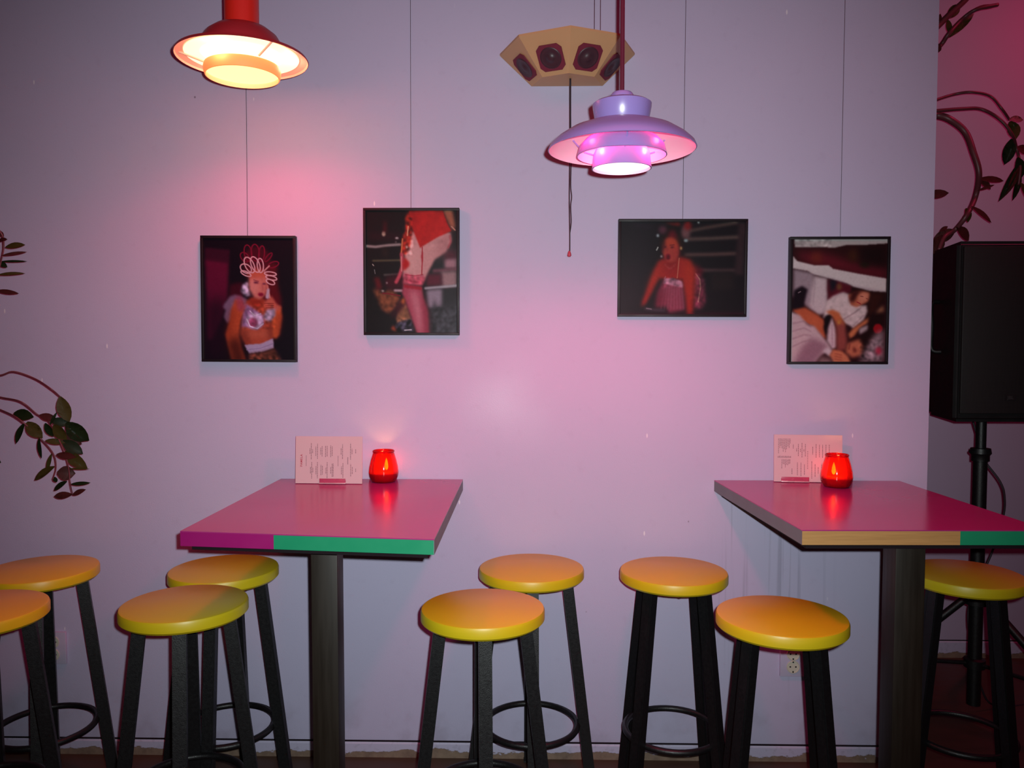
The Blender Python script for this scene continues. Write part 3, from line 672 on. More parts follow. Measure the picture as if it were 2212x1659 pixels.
# ------------------------------------------------------------------ stools
HS, SR = 0.705, 0.16
def make_stool():
    root = empty('bar_stool', (0, 0, 0))
    bm = bmesh.new()
    t = 0.034; rb = 0.008
    lathe(bm, [(0, HS - t), (SR - 0.006, HS - t), (SR, HS - t + 0.006), (SR, HS - rb), (SR - 0.0025, HS - 0.0022), (SR - rb, HS), (0, HS)], 64)
    build('seat', bm, M_YELLOW, root, smooth=35)
    r0, sl, hw = 0.108, 0.118, 0.0165
    for k in range(4):
        an = k * math.pi / 2
        rd = Vector((math.cos(an), math.sin(an), 0)); tn = Vector((-rd.y, rd.x, 0))
        bm = bmesh.new(); z0, z1 = 0.004, HS - t
        V = []
        for z in (z0, z1):
            c = rd * (r0 + (z1 - z) * sl); c.z = z
            V.append([bm.verts.new(c + rd * sx * hw + tn * sy * hw) for sx, sy in ((-1, -1), (1, -1), (1, 1), (-1, 1))])
        bm.faces.new(V[0][::-1]); bm.faces.new(V[1])
        for i in range(4): bm.faces.new((V[0][i], V[0][(i + 1) % 4], V[1][(i + 1) % 4], V[1][i]))
        bmesh.ops.bevel(bm, geom=[e for e in bm.edges if abs((e.verts[0].co - e.verts[1].co).z) > 0.2], offset=0.003, segments=2, affect='EDGES')
        leg = build('leg', bm, M_BLACK, root, smooth=30)
        f = rd * (r0 + z1 * sl)
        bm = bmesh.new(); box(bm, (f.x, f.y, 0.003), (0.036, 0.036, 0.006), 0.001)
        build('foot_cap', bm, M_HOLE, leg)
    zr = 0.215; rr = r0 + (HS - t - zr) * sl - hw - 0.004
    bm = bmesh.new(); tube(bm, [(rr * math.cos(2 * math.pi * i / 48), rr * math.sin(2 * math.pi * i / 48), zr) for i in range(48)], 0.0095, 10, closed=True)
    build('foot_ring', bm, M_BLACK, root, smooth=True)
    bm = bmesh.new(); box(bm, (0, 0, HS - t - 0.003), (0.20, 0.20, 0.006))
    build('mounting_plate', bm, M_BLACK, root, rot=(0, 0, 0))
    return root

stools = [  # px, py of the seat centre, leg turn, label
    (88, 1227, 25, 'bar stool by the wall at far left, behind the cropped stool'),
    (-46, 1312, 24, 'bar stool cut off by the left edge of the photo, front row'),
    (399, 1300, 17, 'front bar stool of the pair standing at the left end of the green-edged table'),
    (484, 1226, 3, 'bar stool tucked partly under the left corner of the green-edged table'),
    (1043, 1310, 6, 'front bar stool of the overlapping pair in the middle of the photo'),
    (1148, 1224, 2, 'rear bar stool of the middle pair, by the wall below the hanging cord'),
    (1455, 1231, 43, 'bar stool by the wall left of the drip-stained plaster, fully in view'),
    (1688, 1327, 33, 'bar stool in front of the double socket, below the wood-edged table'),
    (2086, 1237, 20, 'bar stool behind the post of the wood-edged table, near the speaker stand'),
]
proto = make_stool()
for i, (px, py, rt, lab) in enumerate(stools):
    o = proto if i == 0 else copy_tree(proto)
    p = atz(px, py, HS)
    o.location = (p.x, p.y, 0); o.rotation_euler = (0, 0, R(rt))
    tag(o, 'yellow ' + lab, 'stool', 'yellow bar stools with black legs')

# ------------------------------------------------------------------ pendant lamps
def spin(name, prof, m, parent, seg=64, closed=False, sm=40):
    bm = bmesh.new(); lathe(bm, prof, seg, closed); return build(name, bm, m, parent, smooth=sm)

def two_tone(name, outer, t, m_out, m_in, parent):
    prof = shell(outer, t); bm = bmesh.new(); lathe(bm, prof, 64, True)
    o = build(name, bm, [m_out, m_in], parent, smooth=40)
    k = len(outer); seg = 64
    for i, p in enumerate(o.data.polygons):
        row = i // seg
        if row >= k: p.material_index = 1
    return o

# left: tall red tube, maroon dome, open ring and glowing inner drum
YL = -0.406
pL = at(524, 150, YL)
zr = at(524, 128, YL).z
lampL = empty('pendant_lamp', (pL.x, YL, zr))
tag(lampL, 'red pendant lamp with thick red tube and warm lamplit shade lining', 'lamp', 'pendant lamps')
spin('tube', [(0.0, 0.075), (0.0455, 0.075), (0.0455, ZC - zr - 0.001), (0.0, ZC - zr - 0.001)], M_REDMETAL, lampL)
two_tone('dome_shade', [(0.046, 0.086), (0.072, 0.079), (0.094, 0.062), (0.108, 0.038), (0.114, 0.020), (0.150, 0.013), (0.172, 0.007), (0.176, 0.001)], 0.003, M_MAROON, M_WARM_IN, lampL)
two_tone('lower_drum', [(0.099, -0.020), (0.1015, -0.028), (0.1005, -0.040), (0.098, -0.048)], 0.003, emit_mat('orange_glowing_frosted_drum', (1.0, 0.27, 0.08, 1), 0.75), M_WARM_IN, lampL)
spin('glowing_diffuser', [(0.0, -0.030), (0.060, -0.031), (0.0955, -0.036), (0.0955, -0.033), (0.060, -0.028), (0.0, -0.027)], M_GLOW_L, lampL)
spin('lining_lamplight', [(0.046, 0.074), (0.085, 0.060), (0.103, 0.030), (0.111, 0.013), (0.150, 0.008), (0.149, 0.006), (0.109, 0.010), (0.100, 0.028), (0.083, 0.056), (0.046, 0.070)], emit_mat('warm_lining_lamplight', (1.0, 0.66, 0.42, 1), 1.5), lampL, closed=True)  # emission stands in for bulb light reflected by the inside of the dome
for k in range(3):
    an = R(75 + 120 * k); bm = bmesh.new()
    tube(bm, [(0.097 * math.cos(an), 0.097 * math.sin(an), -0.015), (0.165 * math.cos(an), 0.150 * math.sin(an), 0.008)], 0.003, 8)
    build('strut', bm, M_WARM_IN, lampL)
for k in range(3):
    an = R(15 + 120 * k)
    l = add_light('lamp_bulb', 'POINT', (0.118 * math.cos(an), 0.125 * math.sin(an), -0.012), (1.0, 0.20, 0.14), 0.45, 0.012); l.parent = lampL
l = add_light('lamp_downlight', 'SPOT', (0, 0, -0.042), (1.0, 0.025, 0.12), 29, 0.06, rot=(0, 0, 0), spot_size=R(168), spot_blend=0.8); l.parent = lampL; lamp_profile(l)

# right: lilac three-tier lamp on a thin stem
YR = -0.756
pR = at(1343, 318, YR)
lampR = empty('pendant_lamp', (pR.x, YR, pR.z))
tag(lampR, 'lilac three-tiered pendant lamp on thin dark stem, glowing pink', 'lamp', 'pendant lamps')
two_tone('outer_shade', [(0.052, 0.054), (0.085, 0.050), (0.120, 0.037), (0.148, 0.019), (0.164, 0.004), (0.1685, -0.006)], 0.0025, M_LILAC, M_LILAC_IN, lampR)
two_tone('middle_shade', [(0.060, 0.026), (0.082, 0.018), (0.097, 0.002), (0.1025, -0.020)], 0.0025, M_LILAC, M_LILAC_IN, lampR)
two_tone('lower_shade', [(0.058, -0.004), (0.064, -0.016), (0.066, -0.034), (0.068, -0.049)], 0.0025, M_LILAC, M_LILAC_IN, lampR)
spin('glowing_diffuser', [(0.0, -0.040), (0.045, -0.040), (0.0635, -0.043), (0.0635, -0.039), (0.045, -0.036), (0.0, -0.036)], M_GLOW_R, lampR)
spin('cap', [(0.0, 0.054), (0.057, 0.054), (0.0625, 0.066), (0.0665, 0.088), (0.067, 0.096), (0.061, 0.100), (0.027, 0.104), (0.0, 0.104)], M_LILAC, lampR)
spin('collar', [(0.0, 0.104), (0.026, 0.104), (0.026, 0.117), (0.022, 0.122), (0.0, 0.123)], M_LILAC, lampR)
spin('stem', [(0.0, 0.122), (0.0052, 0.122), (0.0052, ZC - pR.z - 0.001), (0.0, ZC - pR.z - 0.001)], M_STEM, lampR, 16)
for k in range(3):
    an = R(30 + 120 * k); bm = bmesh.new()
    tube(bm, [(0.063 * math.cos(an), 0.063 * math.sin(an), -0.012), (0.096 * math.cos(an), 0.096 * math.sin(an), 0.000), (0.125 * math.cos(an), 0.125 * math.sin(an), 0.032)], 0.002, 8)
    build('strut', bm, M_LILAC, lampR)
for k in range(3):
    an = R(-30 + 120 * k)
    l = add_light('lamp_bulb', 'POINT', (0.078 * math.cos(an), 0.078 * math.sin(an), -0.006), (1.0, 0.10, 0.28), 0.42, 0.010); l.parent = lampR
    l = add_light('lamp_bulb_upper', 'POINT', (0.110 * math.cos(an), 0.110 * math.sin(an), 0.022), (1.0, 0.08, 0.25), 0.20, 0.010); l.parent = lampR
l = add_light('lamp_downlight', 'SPOT', (0, 0, -0.050), (1.0, 0.025, 0.18), 43, 0.05, rot=(0, 0, 0), spot_size=R(170), spot_blend=0.7); l.parent = lampR; lamp_profile(l)

# ------------------------------------------------------------------ faceted wall speaker with pull cord
zt = at(1082, 121, 0).z; zb = at(1153, 187, 0).z
xc = at(1225, 121, 0).x
RT, RB = 0.216, 0.114
sp = empty('faceted_wall_speaker', (xc, 0, zb))
tag(sp, 'mustard faceted half-round speaker high on wall with four dark red drivers', 'speaker')
hh = zt - zb
ang = [math.pi + k * math.pi / 4 for k in range(5)]
bm = bmesh.new()
top = [bm.verts.new((RT * math.cos(a_), RT * 1.04 * math.sin(a_) - 0.002, hh)) for a_ in ang]
lip = [bm.verts.new((RT * math.cos(a_), RT * 1.04 * math.sin(a_) - 0.002, hh + 0.006)) for a_ in ang]
bot = [bm.verts.new((RB * math.cos(a_), RB * 1.08 * math.sin(a_) - 0.002, 0)) for a_ in ang]
bm.faces.new(bot); bm.faces.new(lip[::-1])
for i in range(4):
    bm.faces.new((bot[i], bot[i + 1], top[i + 1], top[i])); bm.faces.new((top[i], top[i + 1], lip[i + 1], lip[i]))
bm.faces.new((bot[4], bot[0], top[0], top[4])); bm.faces.new((top[4], top[0], lip[0], lip[4]))
tp = [v.co.copy() for v in top]; bt = [v.co.copy() for v in bot]
build('cabinet', bm, M_TAN, sp)
for i in range(4):
    mt = (tp[i] + tp[i + 1]) / 2; mb = (bt[i] + bt[i + 1]) / 2
    ux = (tp[i + 1] - tp[i]).normalized(); uy = (mt - mb).normalized(); nz = ux.cross(uy).normalized()
    if nz.y > 0 and abs(nz.y) > 0.2: nz = -nz
    if nz.z > 0: nz = -nz
    c = mb.lerp(mt, 0.42)
    mw = 0.041; mh = 0.041; ch = 0.013
    pts = [(-mw + ch, -mh), (mw - ch, -mh), (mw, -mh + ch), (mw, mh - ch), (mw - ch, mh), (-mw + ch, mh), (-mw, mh - ch), (-mw, -mh + ch)]
    M = Matrix((ux, uy, nz)).transposed()
    bm = bmesh.new(); prism(bm, pts, 0.0005, 0.004)
    for v in bm.verts: v.co = c + M @ v.co
    d = build('driver_cloth', bm, M_DRIVER, sp)
    bm = bmesh.new(); lathe(bm, [(0.034, 0.004), (0.032, 0.0065), (0.028, 0.005), (0.014, 0.0045), (0.011, 0.007), (0.006, 0.009), (0.0, 0.0095)], 32)
    for v in bm.verts: v.co = c + M @ v.co
    build('driver_cone', bm, M_CONE, d, smooth=True)
for q in (1284, 1297):
    p0 = at(q, 66, -0.05); bm = bmesh.new()
    tube(bm, [(p0.x - xc, -0.05, hh + 0.004), (p0.x - xc + 0.001, -0.05, ZC - zb - 0.001)], 0.0009, 6)
    build('suspension_wire', bm, M_WIRE, sp)
def local(px, py, y): p = at(px, py, y); return (p.x - xc, p.y, p.z - zb)
bm = bmesh.new()
y = -0.075
tube(bm, smooth_path([(local(1231, 186, y)[0], y, 0.002)] + [local(a_, b_, y) for a_, b_ in ((1231, 240), (1231, 330), (1230, 430), (1231, 500), (1231, 542))]), 0.0016, 6)
tube(bm, smooth_path([(local(1233, 186, y)[0], y, 0.002)] + [local(a_, b_, y) for a_, b_ in ((1233, 260), (1234, 340), (1233, 400), (1235, 425), (1233, 445), (1234, 480), (1231, 505))]), 0.0014, 6)
cordo = build('pull_cord', bm, M_CORD, sp, smooth=True)
e = local(1230, 548, y)
bm = bmesh.new(); lathe(bm, [(0, 0.009), (0.003, 0.008), (0.0055, 0.0), (0.0062, -0.006), (0.004, -0.009), (0, -0.0095)], 12)
build('cord_tip', bm, mat('pink_red_cord_tip', (0.5, 0.06, 0.10, 1), 0.5), cordo, loc=e, smooth=True)

# ------------------------------------------------------------------ menus
def menu(corner_px, width, height, yaw, lean, clip_x, label, flipped):
    p = atz(corner_px[0], corner_px[1], ZT)
    root = empty('menu_card', (p.x, min(p.y, -0.034), ZT + 0.0005), R(yaw))
    tag(root, label, 'menu', 'menus on the tables')
    w, h = width, height
    L = Matrix.Rotation(R(-lean), 3, 'X')
    bm = bmesh.new(); box(bm, (w / 2, 0.002, h / 2 + 0.001), (w, 0.004, h), 0.0008)
    for v in bm.verts: v.co = L @ v.co
    card = build('card', bm, M_CARD, root)
    def bar(bm, u0, v0, u1, v1):
        q = [bm.verts.new(L @ Vector((u, -0.0003, v))) for u, v in ((u0, v0), (u1, v0), (u1, v1), (u0, v1))]; bm.faces.new(q)
    rnd = random.Random(3 if flipped else 5)
    bm = bmesh.new()
    def column(u, vc, length, wd=0.0016):                       # one printed line: runs of unreadable words
        v = vc - length / 2
        while v < vc + length / 2:
            s = rnd.uniform(0.003, 0.008); bar(bm, u - wd / 2, v, u + wd / 2, min(v + s, vc + length / 2)); v += s + 0.0012
    sx = w / 1270; sz = h / 870
    if not flipped:
        U = lambda zx: (zx - 125) * sx
        V = lambda zy: h - (zy - 105) * sz
        for zx, z0, z1 in ((400, 320, 425), (425, 220, 525), (450, 335, 410), (512, 290, 460), (545, 235, 515), (605, 310, 435), (632, 280, 470), (697, 270, 480), (728, 275, 470), (795, 265, 480), (825, 285, 460),
                           (993, 310, 435), (1020, 240, 515), (1172, 225, 525), (1200, 325, 425), (1270, 335, 410),
                           (410, 660, 785), (435, 575, 880), (458, 680, 765), (518, 650, 800), (545, 575, 875), (612, 625, 815), (640, 640, 805), (706, 670, 785), (730, 575, 870), (797, 660, 785), (825, 595, 845), (845, 600, 840),
                           (1003, 650, 800), (1030, 585, 860), (1178, 605, 835), (1208, 655, 790), (1272, 690, 750)):
            column(U(zx), (V(z0) + V(z1)) / 2, abs(V(z0) - V(z1)), 0.0017)
        for zx, z0, z1 in ((330, 450, 650), (936, 455, 650), (1122, 480, 615)):
            n_ = 9
            for k in range(n_):
                vv = V(z0) + (V(z1) - V(z0)) * (k + 0.5) / n_; bar(bm, U(zx) - 0.0012, vv - 0.0009, U(zx) + 0.0012, vv + 0.0009)
    else:
        sx = w / 1640; sz = h / 1120
        U = lambda zx: (zx - 90) * sx
        V = lambda zy: h - (zy - 160) * sz
        for k in range(11):
            zx = 200 + 28 * k; top_ = 245; bt_ = (600, 470, 420, 480, 560, 500, 570, 500, 430, 470, 360)[k]
            column(U(zx), (V(top_) + V(bt_)) / 2, abs(V(top_) - V(bt_)), 0.0014)
        for k in range(8):
            zx = 280 + 28 * k; bt_ = (960, 850, 860, 930, 870, 880, 850, 840)[k]
            column(U(zx), (V(735) + V(bt_)) / 2, abs(V(735) - V(bt_)), 0.0014)
        for zx in range(190, 500, 30): column(U(zx), V(680), 0.006, 0.0018)
        for zx, z0, z1 in ((675, 370, 660), (762, 340, 690), (845, 370, 665), (1020, 430, 615), (1100, 370, 690), (1180, 385, 680), (1255, 385, 690), (1335, 380, 690), (1415, 380, 650), (655, 810, 1115), (742, 815, 1130), (825, 850, 1100), (1000, 775, 1190), (1080, 840, 1145), (1155, 915, 1065), (1235, 835, 1160), (1330, 800, 1150), (1400, 800, 1150),
                           (635, 470, 550), (725, 480, 560), (810, 490, 550), (525, 955, 1090), (555, 380, 480)):
            column(U(zx), (V(z0) + V(z1)) / 2, abs(V(z0) - V(z1)), 0.0017)
        for k in range(11):
            vv = V(550) + (V(950) - V(550)) * k / 10; bar(bm, U(900) - 0.0014, vv - 0.001, U(900) + 0.0014, vv + 0.001)
    build('small_print', bm, M_INK, card)
    # lettering, reading upwards
    cu = bpy.data.curves.new('title_lettering', 'FONT'); cu.body = 'PAMELA'; cu.size = 0.0098; cu.space_character = 1.16
    cu.align_x = 'CENTER'; cu.align_y = 'CENTER'; cu.offset = 0.00018
    to = bpy.data.objects.new('tmp', cu); COL.objects.link(to)
    bpy.context.view_layer.update()
    me = bpy.data.meshes.new_from_object(to.evaluated_get(bpy.context.evaluated_depsgraph_get()))
    bpy.data.objects.remove(to); me.materials.clear(); me.materials.append(M_REDINK); me.name = 'title_lettering'
    u, v = ((239 - 125) * w / 1270, h - (547 - 105) * h / 870) if not flipped else ((1600 - 90) * w / 1640, h - (790 - 160) * h / 1120)
    sgn = 1 if not flipped else -1
    for q in me.vertices:
        x_, y_ = q.co.x, q.co.y
        q.co = L @ Vector((u - y_ * sgn, -0.0004, v + x_ * sgn))
    t_ = bpy.data.objects.new('title_lettering', me); COL.objects.link(t_); t_.parent = card
    # clip at the foot
    c0, c1 = clip_x
    bm = bmesh.new(); box(bm, ((c0 + c1) / 2, -0.0045, 0.0030), (c1 - c0, 0.009, 0.004), 0.0012); 
    clip = build('clip_foot', bm, M_CHROME, root, smooth=30)
    bm = bmesh.new(); box(bm, ((c0 + c1) / 2, -0.0015, 0.0105), (c1 - c0, 0.002, 0.013), 0.0006)
    for v_ in bm.verts: v_.co = L @ v_.co
    build('clip_lip', bm, M_CLIPLIP, clip, smooth=30)
    return root

menu((638, 1045), 0.215, 0.150, -1.5, 4, (0.078, 0.163), 'pink menu card titled in red, beside the candle on the green-edged table', False)
menu((1666, 1038), 0.213, 0.152, -5, 3, (0.022, 0.110), 'pink menu card of dense print behind the candle on the wood-edged table', True)

# ------------------------------------------------------------------ candle jars
def candle(px, py, label, lean):
    p = atz(px, py, ZT)
    root = empty('candle_jar', (p.x, p.y, ZT + 0.0004))
    tag(root, label, 'candle', 'red glass candle jars')
    out = [(0.0, 0.0), (0.036, 0.0), (0.041, 0.004), (0.0465, 0.018), (0.048, 0.030), (0.046, 0.048), (0.041, 0.070), (0.0355, 0.088), (0.0335, 0.094), (0.0350, 0.0965), (0.0355, 0.100), (0.0335, 0.102)]
    inn = [(r - 0.003, z + 0.001) for r, z in out[2:]][::-1]
    bm = bmesh.new(); lathe(bm, out + [(0.0318, 0.1005)] + inn[2:] + [(0.0, 0.006)], 48)
    build('glass_jar', bm, M_REDGLASS, root, smooth=40)
    bm = bmesh.new(); lathe(bm, [(0, 0.008), (0.038, 0.008), (0.0425, 0.020), (0.0435, 0.030), (0.040, 0.032), (0.0, 0.031)], 40)
    wx = build('wax', bm, M_WAX, root, smooth=40)
    bm = bmesh.new(); tube(bm, [(lean, 0, 0.031), (lean + 0.001, 0, 0.038)], 0.0008, 6); build('wick', bm, M_HOLE, wx)
    bm = bmesh.new(); lathe(bm, [(0, 0.0), (0.004, 0.003), (0.0065, 0.010), (0.0055, 0.020), (0.003, 0.031), (0, 0.040)], 16)
    build('flame', bm, M_FLAME, wx, loc=(lean, -0.006, 0.038), smooth=True)
    l = add_light('candle_light', 'POINT', (lean, -0.006, 0.062), (1.0, 0.26, 0.06), 0.32, 0.008); l.parent = root
    return root
candle(829, 1040, 'red glass candle jar to the right of the titled menu', 0.010)
candle(1807, 1051, 'red glass candle jar in front of the dense-print menu', -0.012)

# ------------------------------------------------------------------ wall sockets
def socket(px, py, label):
    p = at(px, py, 0)
    root = empty('wall_socket', (p.x, 0, p.z - 0.055)); tag(root, label, 'socket', 'double wall sockets')
    bm = bmesh.new(); box(bm, (0, -0.005, 0.055), (0.084, 0.010, 0.110), 0.003); pl_ = build('cover_plate', bm, M_PLATE, root, smooth=30)
    for dz in (0.0335, 0.0765):
        bm = bmesh.new(); lathe(bm, [(0.0215, 0.0), (0.0215, 0.0025), (0.0195, 0.003), (0.0185, 0.0006), (0, 0.0006)], 28)
        for v in bm.verts: v.co = Vector((v.co.x, -v.co.z - 0.0105, v.co.y + dz))
        s = build('socket_well', bm, M_SOCKET, pl_, smooth=30)
    bm = bmesh.new()
    for dz in (0.0335, 0.0765):
        for dx in (-0.009, 0.009):
            b2 = bmesh.ops.create_circle(bm, cap_ends=True, radius=0.0028, segments=12)
            for v in b2['verts']: v.co = Vector((v.co.x + dx, -0.0114, v.co.y + dz))
        box(bm, (0, -0.0115, dz - 0.0165), (0.004, 0.003, 0.005)); box(bm, (0, -0.0115, dz + 0.0165), (0.004, 0.003, 0.005))
    build('pin_holes', bm, M_HOLE, pl_)
    return root
socket(1711, 1424, 'double wall socket behind the legs of the stool under the wood-edged table')
socket(119, 1398, 'double wall socket between stool legs at the far left of the wall')

# ------------------------------------------------------------------ loudspeaker on its stand
YS = 0.144; D1 = YS - CAM.y
fl_ = at(2070, 520, YS); fb = at(2070, 912, YS)
xl, z1, z0 = fl_.x, fl_.z, fb.z
wS = 0.365; dS = 0.31
spk = empty('loudspeaker', (xl + wS / 2, YS + dS / 2, z0))
tag(spk, 'black loudspeaker with perforated grille, raised on a stand in the recess', 'loudspeaker')
hS = z1 - z0
bm = bmesh.new(); prism(bm, [(-wS / 2, -dS / 2), (wS / 2, -dS / 2), (wS / 2 - 0.06, dS / 2), (-wS / 2 + 0.06, dS / 2)], 0, hS)
bmesh.ops.bevel(bm, geom=bm.edges[:], offset=0.014, segments=3, affect='EDGES')
cab = build('cabinet', bm, M_CAB, spk, smooth=30)
bm = bmesh.new(); box(bm, (0, -dS / 2 - 0.005, hS / 2 + 0.005), (wS - 0.03, 0.014, hS - 0.05), 0.005)
gr = build('grille', bm, M_GRILLE, spk, smooth=30)
bm = bmesh.new(); box(bm, (0.0, -dS / 2 - 0.013, 0.085), (0.045, 0.002, 0.020), 0.0008)
build('badge', bm, M_CAB, gr)
cu = bpy.data.curves.new('badge_lettering', 'FONT'); cu.body = 'JBL'; cu.size = 0.016; cu.align_x = 'CENTER'; cu.align_y = 'CENTER'
to = bpy.data.objects.new('tmp', cu); COL.objects.link(to); bpy.context.view_layer.update()
me = bpy.data.meshes.new_from_object(to.evaluated_get(bpy.context.evaluated_depsgraph_get())); bpy.data.objects.remove(to)
me.materials.clear(); me.materials.append(M_BADGE)
for q in me.vertices: q.co = Vector((q.co.x, -dS / 2 - 0.0144, 0.085 + q.co.y))
t_ = bpy.data.objects.new('badge_lettering', me); COL.objects.link(t_); t_.parent = gr
bm = bmesh.new(); tube(bm, smooth_path([(-wS / 2 + 0.022, -0.02, 0.24), (-wS / 2 - 0.008, -0.01, 0.25), (-wS / 2 - 0.004, 0.0, 0.33), (-wS / 2 - 0.002, 0.01, 0.41), (-wS / 2 + 0.03, 0.02, 0.42)]), 0.008, 8)
build('side_handle', bm, M_CAB, spk, smooth=True)

cx, cy = spk.location.x, spk.location.y
st = empty('speaker_stand', (cx, cy, 0)); tag(st, 'black tripod stand under the loudspeaker', 'stand')
zc = at(2130, 980, cy).z
bm = bmesh.new(); tube(bm, [(0, 0, zc), (0, 0, z0 - 0.001)], 0.0175, 20); build('upper_pole', bm, M_BLACK, st, smooth=40)
bm = bmesh.new(); tube(bm, [(0, 0, 0.06), (0, 0, zc + 0.004)], 0.0235, 20); build('lower_pole', bm, M_BLACK, st, smooth=40)
spin('clamp_collar', [(0.019, zc + 0.022), (0.033, zc + 0.020), (0.036, zc + 0.002), (0.030, zc - 0.006), (0.030, zc - 0.026), (0.0245, zc - 0.028)], M_BLACK, st, 24)
bm = bmesh.new(); tube(bm, [(-0.030, -0.01, zc + 0.010), (-0.046, -0.014, zc + 0.010)], 0.006, 10); build('clamp_knob', bm, M_BLACK, st)
spin('leg_hub', [(0.0238, 0.485), (0.040, 0.48), (0.040, 0.435), (0.0238, 0.43)], M_BLACK, st, 24)
spin('brace_hub', [(0.0238, 0.235), (0.036, 0.23), (0.036, 0.20), (0.0238, 0.195)], M_BLACK, st, 24)
for an in (178, 300, 62):
    d = Vector((math.cos(R(an)), math.sin(R(an)), 0)); rf = 0.46 if an == 62 else 0.56
    bm = bmesh.new(); tube(bm, [d * 0.035 + Vector((0, 0, 0.458)), d * rf + Vector((0, 0, 0.014))], 0.014, 12)
    leg = build('leg', bm, M_BLACK, st, smooth=40)
    m_ = (d * 0.035 + Vector((0, 0, 0.458))).lerp(d * rf + Vector((0, 0, 0.014)), 0.52)
    bm = bmesh.new(); tube(bm, [d * 0.034 + Vector((0, 0, 0.215)), m_], 0.008, 8); build('brace', bm, M_BLACK, st, smooth=40)
    bm = bmesh.new(); tube(bm, [d * (rf - 0.012) + Vector((0, 0, 0.016)), d * (rf + 0.015) + Vector((0, 0, 0.016))], 0.0155, 12); build('rubber_foot', bm, M_HOLE, leg)
def sl_(px, py, y): return at(px, py, y)
bm = bmesh.new()
tube(bm, smooth_path([(cx + 0.02, cy + 0.11, z0 + 0.01), (cx + 0.028, cy + 0.07, z0 - 0.08), (cx + 0.027, cy + 0.032, zc - 0.02), sl_(2160, 1040, cy), sl_(2170, 1075, cy), sl_(2166, 1120, cy + 0.02), sl_(2140, 1200, cy + 0.05), sl_(2098, 1290, cy + 0.05), sl_(2092, 1350, cy + 0.04), sl_(2104, 1402, cy + 0.04), (cx + 0.06, cy + 0.06, 0.10), (cx + 0.16, cy + 0.10, 0.006), (cx + 0.5, cy + 0.2, 0.006)]), 0.0038, 8)
tag(build('speaker_cable', bm, M_CORD, smooth=True), 'thin dark cable hanging from the loudspeaker down its stand', 'cable')

# ------------------------------------------------------------------ plants
def leaf_mesh(L, Wd):
    bm = bmesh.new(); n = 7; rows = []
    for i in range(n):
        t = i / (n - 1); w = Wd / 2 * (math.sin(math.pi * min(1, t * 0.93 + 0.04)) ** 0.85) * (1.0 if t < 0.97 else 0.15)
        z = -0.10 * L * t * t
        rows.append([bm.verts.new((t * L, -w, z + w * 0.30)), bm.verts.new((t * L, 0, z)), bm.verts.new((t * L, w, z + w * 0.30))])
    for a_, b_ in zip(rows[:-1], rows[1:]):
        bm.faces.new((a_[0], b_[0], b_[1], a_[1])); bm.faces.new((a_[1], b_[1], b_[2], a_[2]))
    f = bmesh.ops.solidify(bm, geom=bm.faces[:], thickness=0.0012)
    return bm
def plant(Y, root_pos, stems, leaves, label, pot_r, mats):
    root = empty('hanging_plant', root_pos); tag(root, label, 'plant', 'trailing plants')
    O = Vector(root_pos); rnd = random.Random(int(abs(Y) * 1000))
    bm = bmesh.new(); lathe(bm, [(0, 0), (pot_r * 0.7, 0), (pot_r, 0.17), (pot_r * 1.06, 0.17), (pot_r * 1.06, 0.20), (pot_r * 0.92, 0.20), (pot_r * 0.88, 0.17), (0, 0.165)], 32)
    pot = build('pot', bm, M_POT, root, smooth=30)
    for k in range(3):
        an = R(90 + 120 * k); bm = bmesh.new()
        tube(bm, [(pot_r * 1.03 * math.cos(an), pot_r * 1.03 * math.sin(an), 0.195), (0.0, 0.0, 0.75), (0, 0, ZC - O.z - 0.001)], 0.0018, 6); build('hanger_cord', bm, M_CORD, pot)
    for pts, r0, r1 in stems:
        W3 = [O * 0 + Vector((rnd.uniform(-0.3, 0.3) * pot_r, rnd.uniform(-0.3, 0.3) * pot_r, 0.165))]
        k = len(pts)
        for i, (px, py) in enumerate(pts):
            p = at(px, py, Y - 0.03 + 0.06 * rnd.random()) - O; W3.append(p)
        P = smooth_path(W3, 6); n_ = len(P)
        bm = bmesh.new(); tube(bm, P, [r0 + (r1 - r0) * i / (n_ - 1) for i in range(n_)], 7)
        build('stem', bm, M_STALK, root, smooth=True)
    s = (Y - CAM.y) / F
    for (x0, y0, x1, y1, wd) in leaves:
        y = Y - 0.02 + 0.04 * rnd.random()
        a_ = at(x0, y0, y) - O; b_ = at(x1, y1, y + rnd.uniform(-0.012, 0.012)) - O
        d = b_ - a_; L = d.length
        ax = d.normalized(); nz = Vector((rnd.uniform(-0.3, 0.3), -1, rnd.uniform(0.1, 0.5)))
        nz = (nz - ax * nz.dot(ax)).normalized(); ay = nz.cross(ax)
        bm = leaf_mesh(L, wd * s * 1.08)
        o = build('leaf', bm, rnd.choice(mats), root, smooth=True)
        o.matrix_local = Matrix.Translation(a_) @ Matrix((ax, ay, nz)).transposed().to_4x4()
    return root

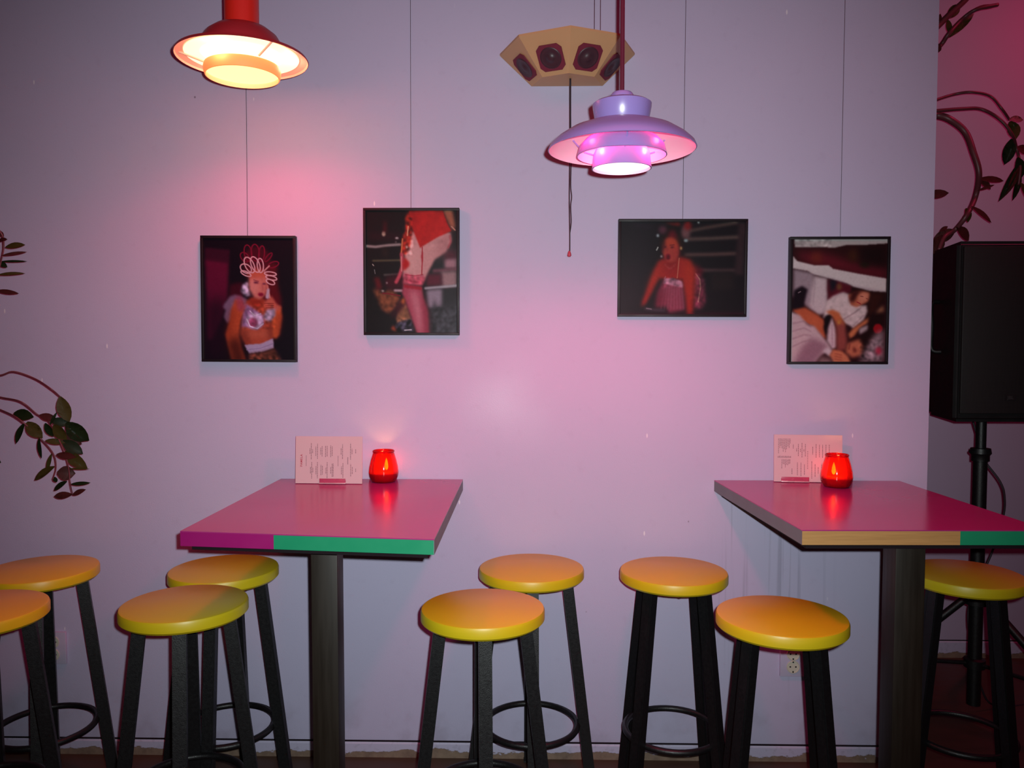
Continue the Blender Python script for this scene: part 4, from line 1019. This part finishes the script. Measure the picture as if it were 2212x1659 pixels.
YP = -0.22
pp = at(-330, 900, YP)
plant(YP, (pp.x, YP, pp.z), [
    ([(-180, 790), (-60, 815), (0, 811), (30, 803), (75, 818), (110, 840), (131, 858)], 0.0032, 0.0022),
    ([(-180, 800), (-60, 842), (0, 858), (45, 868), (80, 895), (105, 910), (132, 960), (146, 1000), (152, 1045), (157, 1068)], 0.0034, 0.0014),
    ([(-180, 820), (-60, 862), (0, 885), (40, 905), (85, 945), (115, 980), (121, 1010), (114, 1035)], 0.0036, 0.0015),
    ([(-220, 620), (-120, 490), (-40, 462), (0, 500), (8, 530), (2, 565), (-12, 620)], 0.0036, 0.0018)],
    [(130, 857, 148, 912, 27), (85, 897, 122, 906, 16), (110, 908, 150, 916, 19), (143, 913, 190, 953, 36), (98, 914, 114, 944, 15), (116, 918, 142, 950, 24), (135, 952, 178, 980, 24),
     (140, 975, 186, 1012, 26), (124, 1021, 162, 1023, 30), (145, 1040, 113, 1059, 13), (153, 1046, 193, 1043, 8), (156, 1068, 114, 1072, 15), (157, 1069, 183, 1057, 11), (150, 1012, 191, 1013, 4),
     (30, 893, 70, 900, 24), (53, 914, 31, 958, 15), (58, 912, 90, 946, 26), (85, 945, 86, 992, 11), (98, 952, 140, 956, 13), (112, 980, 99, 1019, 9), (118, 1008, 70, 1036, 18), (122, 982, 162, 987, 15), (118, 1030, 122, 1042, 10), (108, 918, 122, 890, 6), (140, 935, 175, 960, 22),
     (12, 534, 52, 527, 14), (4, 552, 56, 543, 7), (0, 565, 56, 563, 5), (-6, 594, 52, 588, 8), (-8, 628, 38, 633, 10), (-2, 566, 15, 577, 11), (-4, 520, 14, 516, 10), (8, 512, -2, 498, 9), (-30, 985, 1, 1000, 20)],
    'trailing plant with dark glossy leaves arching in from the left edge', 0.11, [M_LEAF, M_LEAF, M_LEAF2, M_LEAF3])

YQ = 0.55
pq = at(1900, 420, YQ)
plant(YQ, (pq.x, YQ, pq.z), [
    ([(1935, 180), (1990, 130), (2030, 100), (2050, 72), (2080, 40), (2110, 20), (2156, 10)], 0.010, 0.007),
    ([(1930, 150), (1985, 90), (2020, 62), (2050, 32), (2085, 0), (2110, -30)], 0.013, 0.011),
    ([(1940, 290), (1985, 228), (2018, 217), (2060, 204), (2100, 199), (2140, 208), (2165, 236), (2180, 258)], 0.0060, 0.0050),
    ([(1940, 280), (1985, 242), (2018, 240), (2080, 235), (2120, 236), (2160, 258), (2186, 290), (2196, 320), (2204, 360), (2200, 400)], 0.0085, 0.0045),
    ([(1940, 290), (1985, 245), (2018, 248), (2050, 257), (2085, 285), (2103, 330), (2115, 375), (2107, 425), (2088, 465), (2062, 497), (2040, 512), (2028, 540)], 0.0170, 0.0075)],
    [(2040, 85, 2110, 25, 16), (2060, 70, 2082, 52, 12), (2052, 75, 2048, 40, 11), (2030, 95, 2018, 115, 16), (2018, 70, 2032, 28, 14), (2045, 40, 2075, 8, 20), (2100, 22, 2158, 8, 12),
     (2115, 386, 2172, 389, 13), (2113, 384, 2142, 408, 14), (2112, 412, 2150, 398, 6), (2098, 446, 2146, 479, 13), (2086, 450, 2094, 480, 19), (2066, 490, 2096, 519, 24), (2062, 497, 2016, 522, 24), (2036, 508, 2012, 552, 26), (2024, 545, 2012, 590, 18), (2030, 500, 2048, 488, 8),
     (2186, 300, 2172, 355, 24), (2180, 258, 2212, 257, 15), (2182, 262, 2196, 300, 24), (2196, 318, 2224, 330, 20), (2202, 350, 2162, 432, 13), (2202, 355, 2178, 420, 12), (2204, 370, 2192, 432, 14), (2206, 375, 2160, 434, 8), (2204, 395, 2224, 430, 16), (2198, 340, 2208, 386, 22),
     (1995, 424, 2052, 415, 18)],
    'reddish trailing plant curling out from behind the wall end above the loudspeaker', 0.10, [M_LEAF3, M_LEAF3, M_LEAF2, M_LEAF])
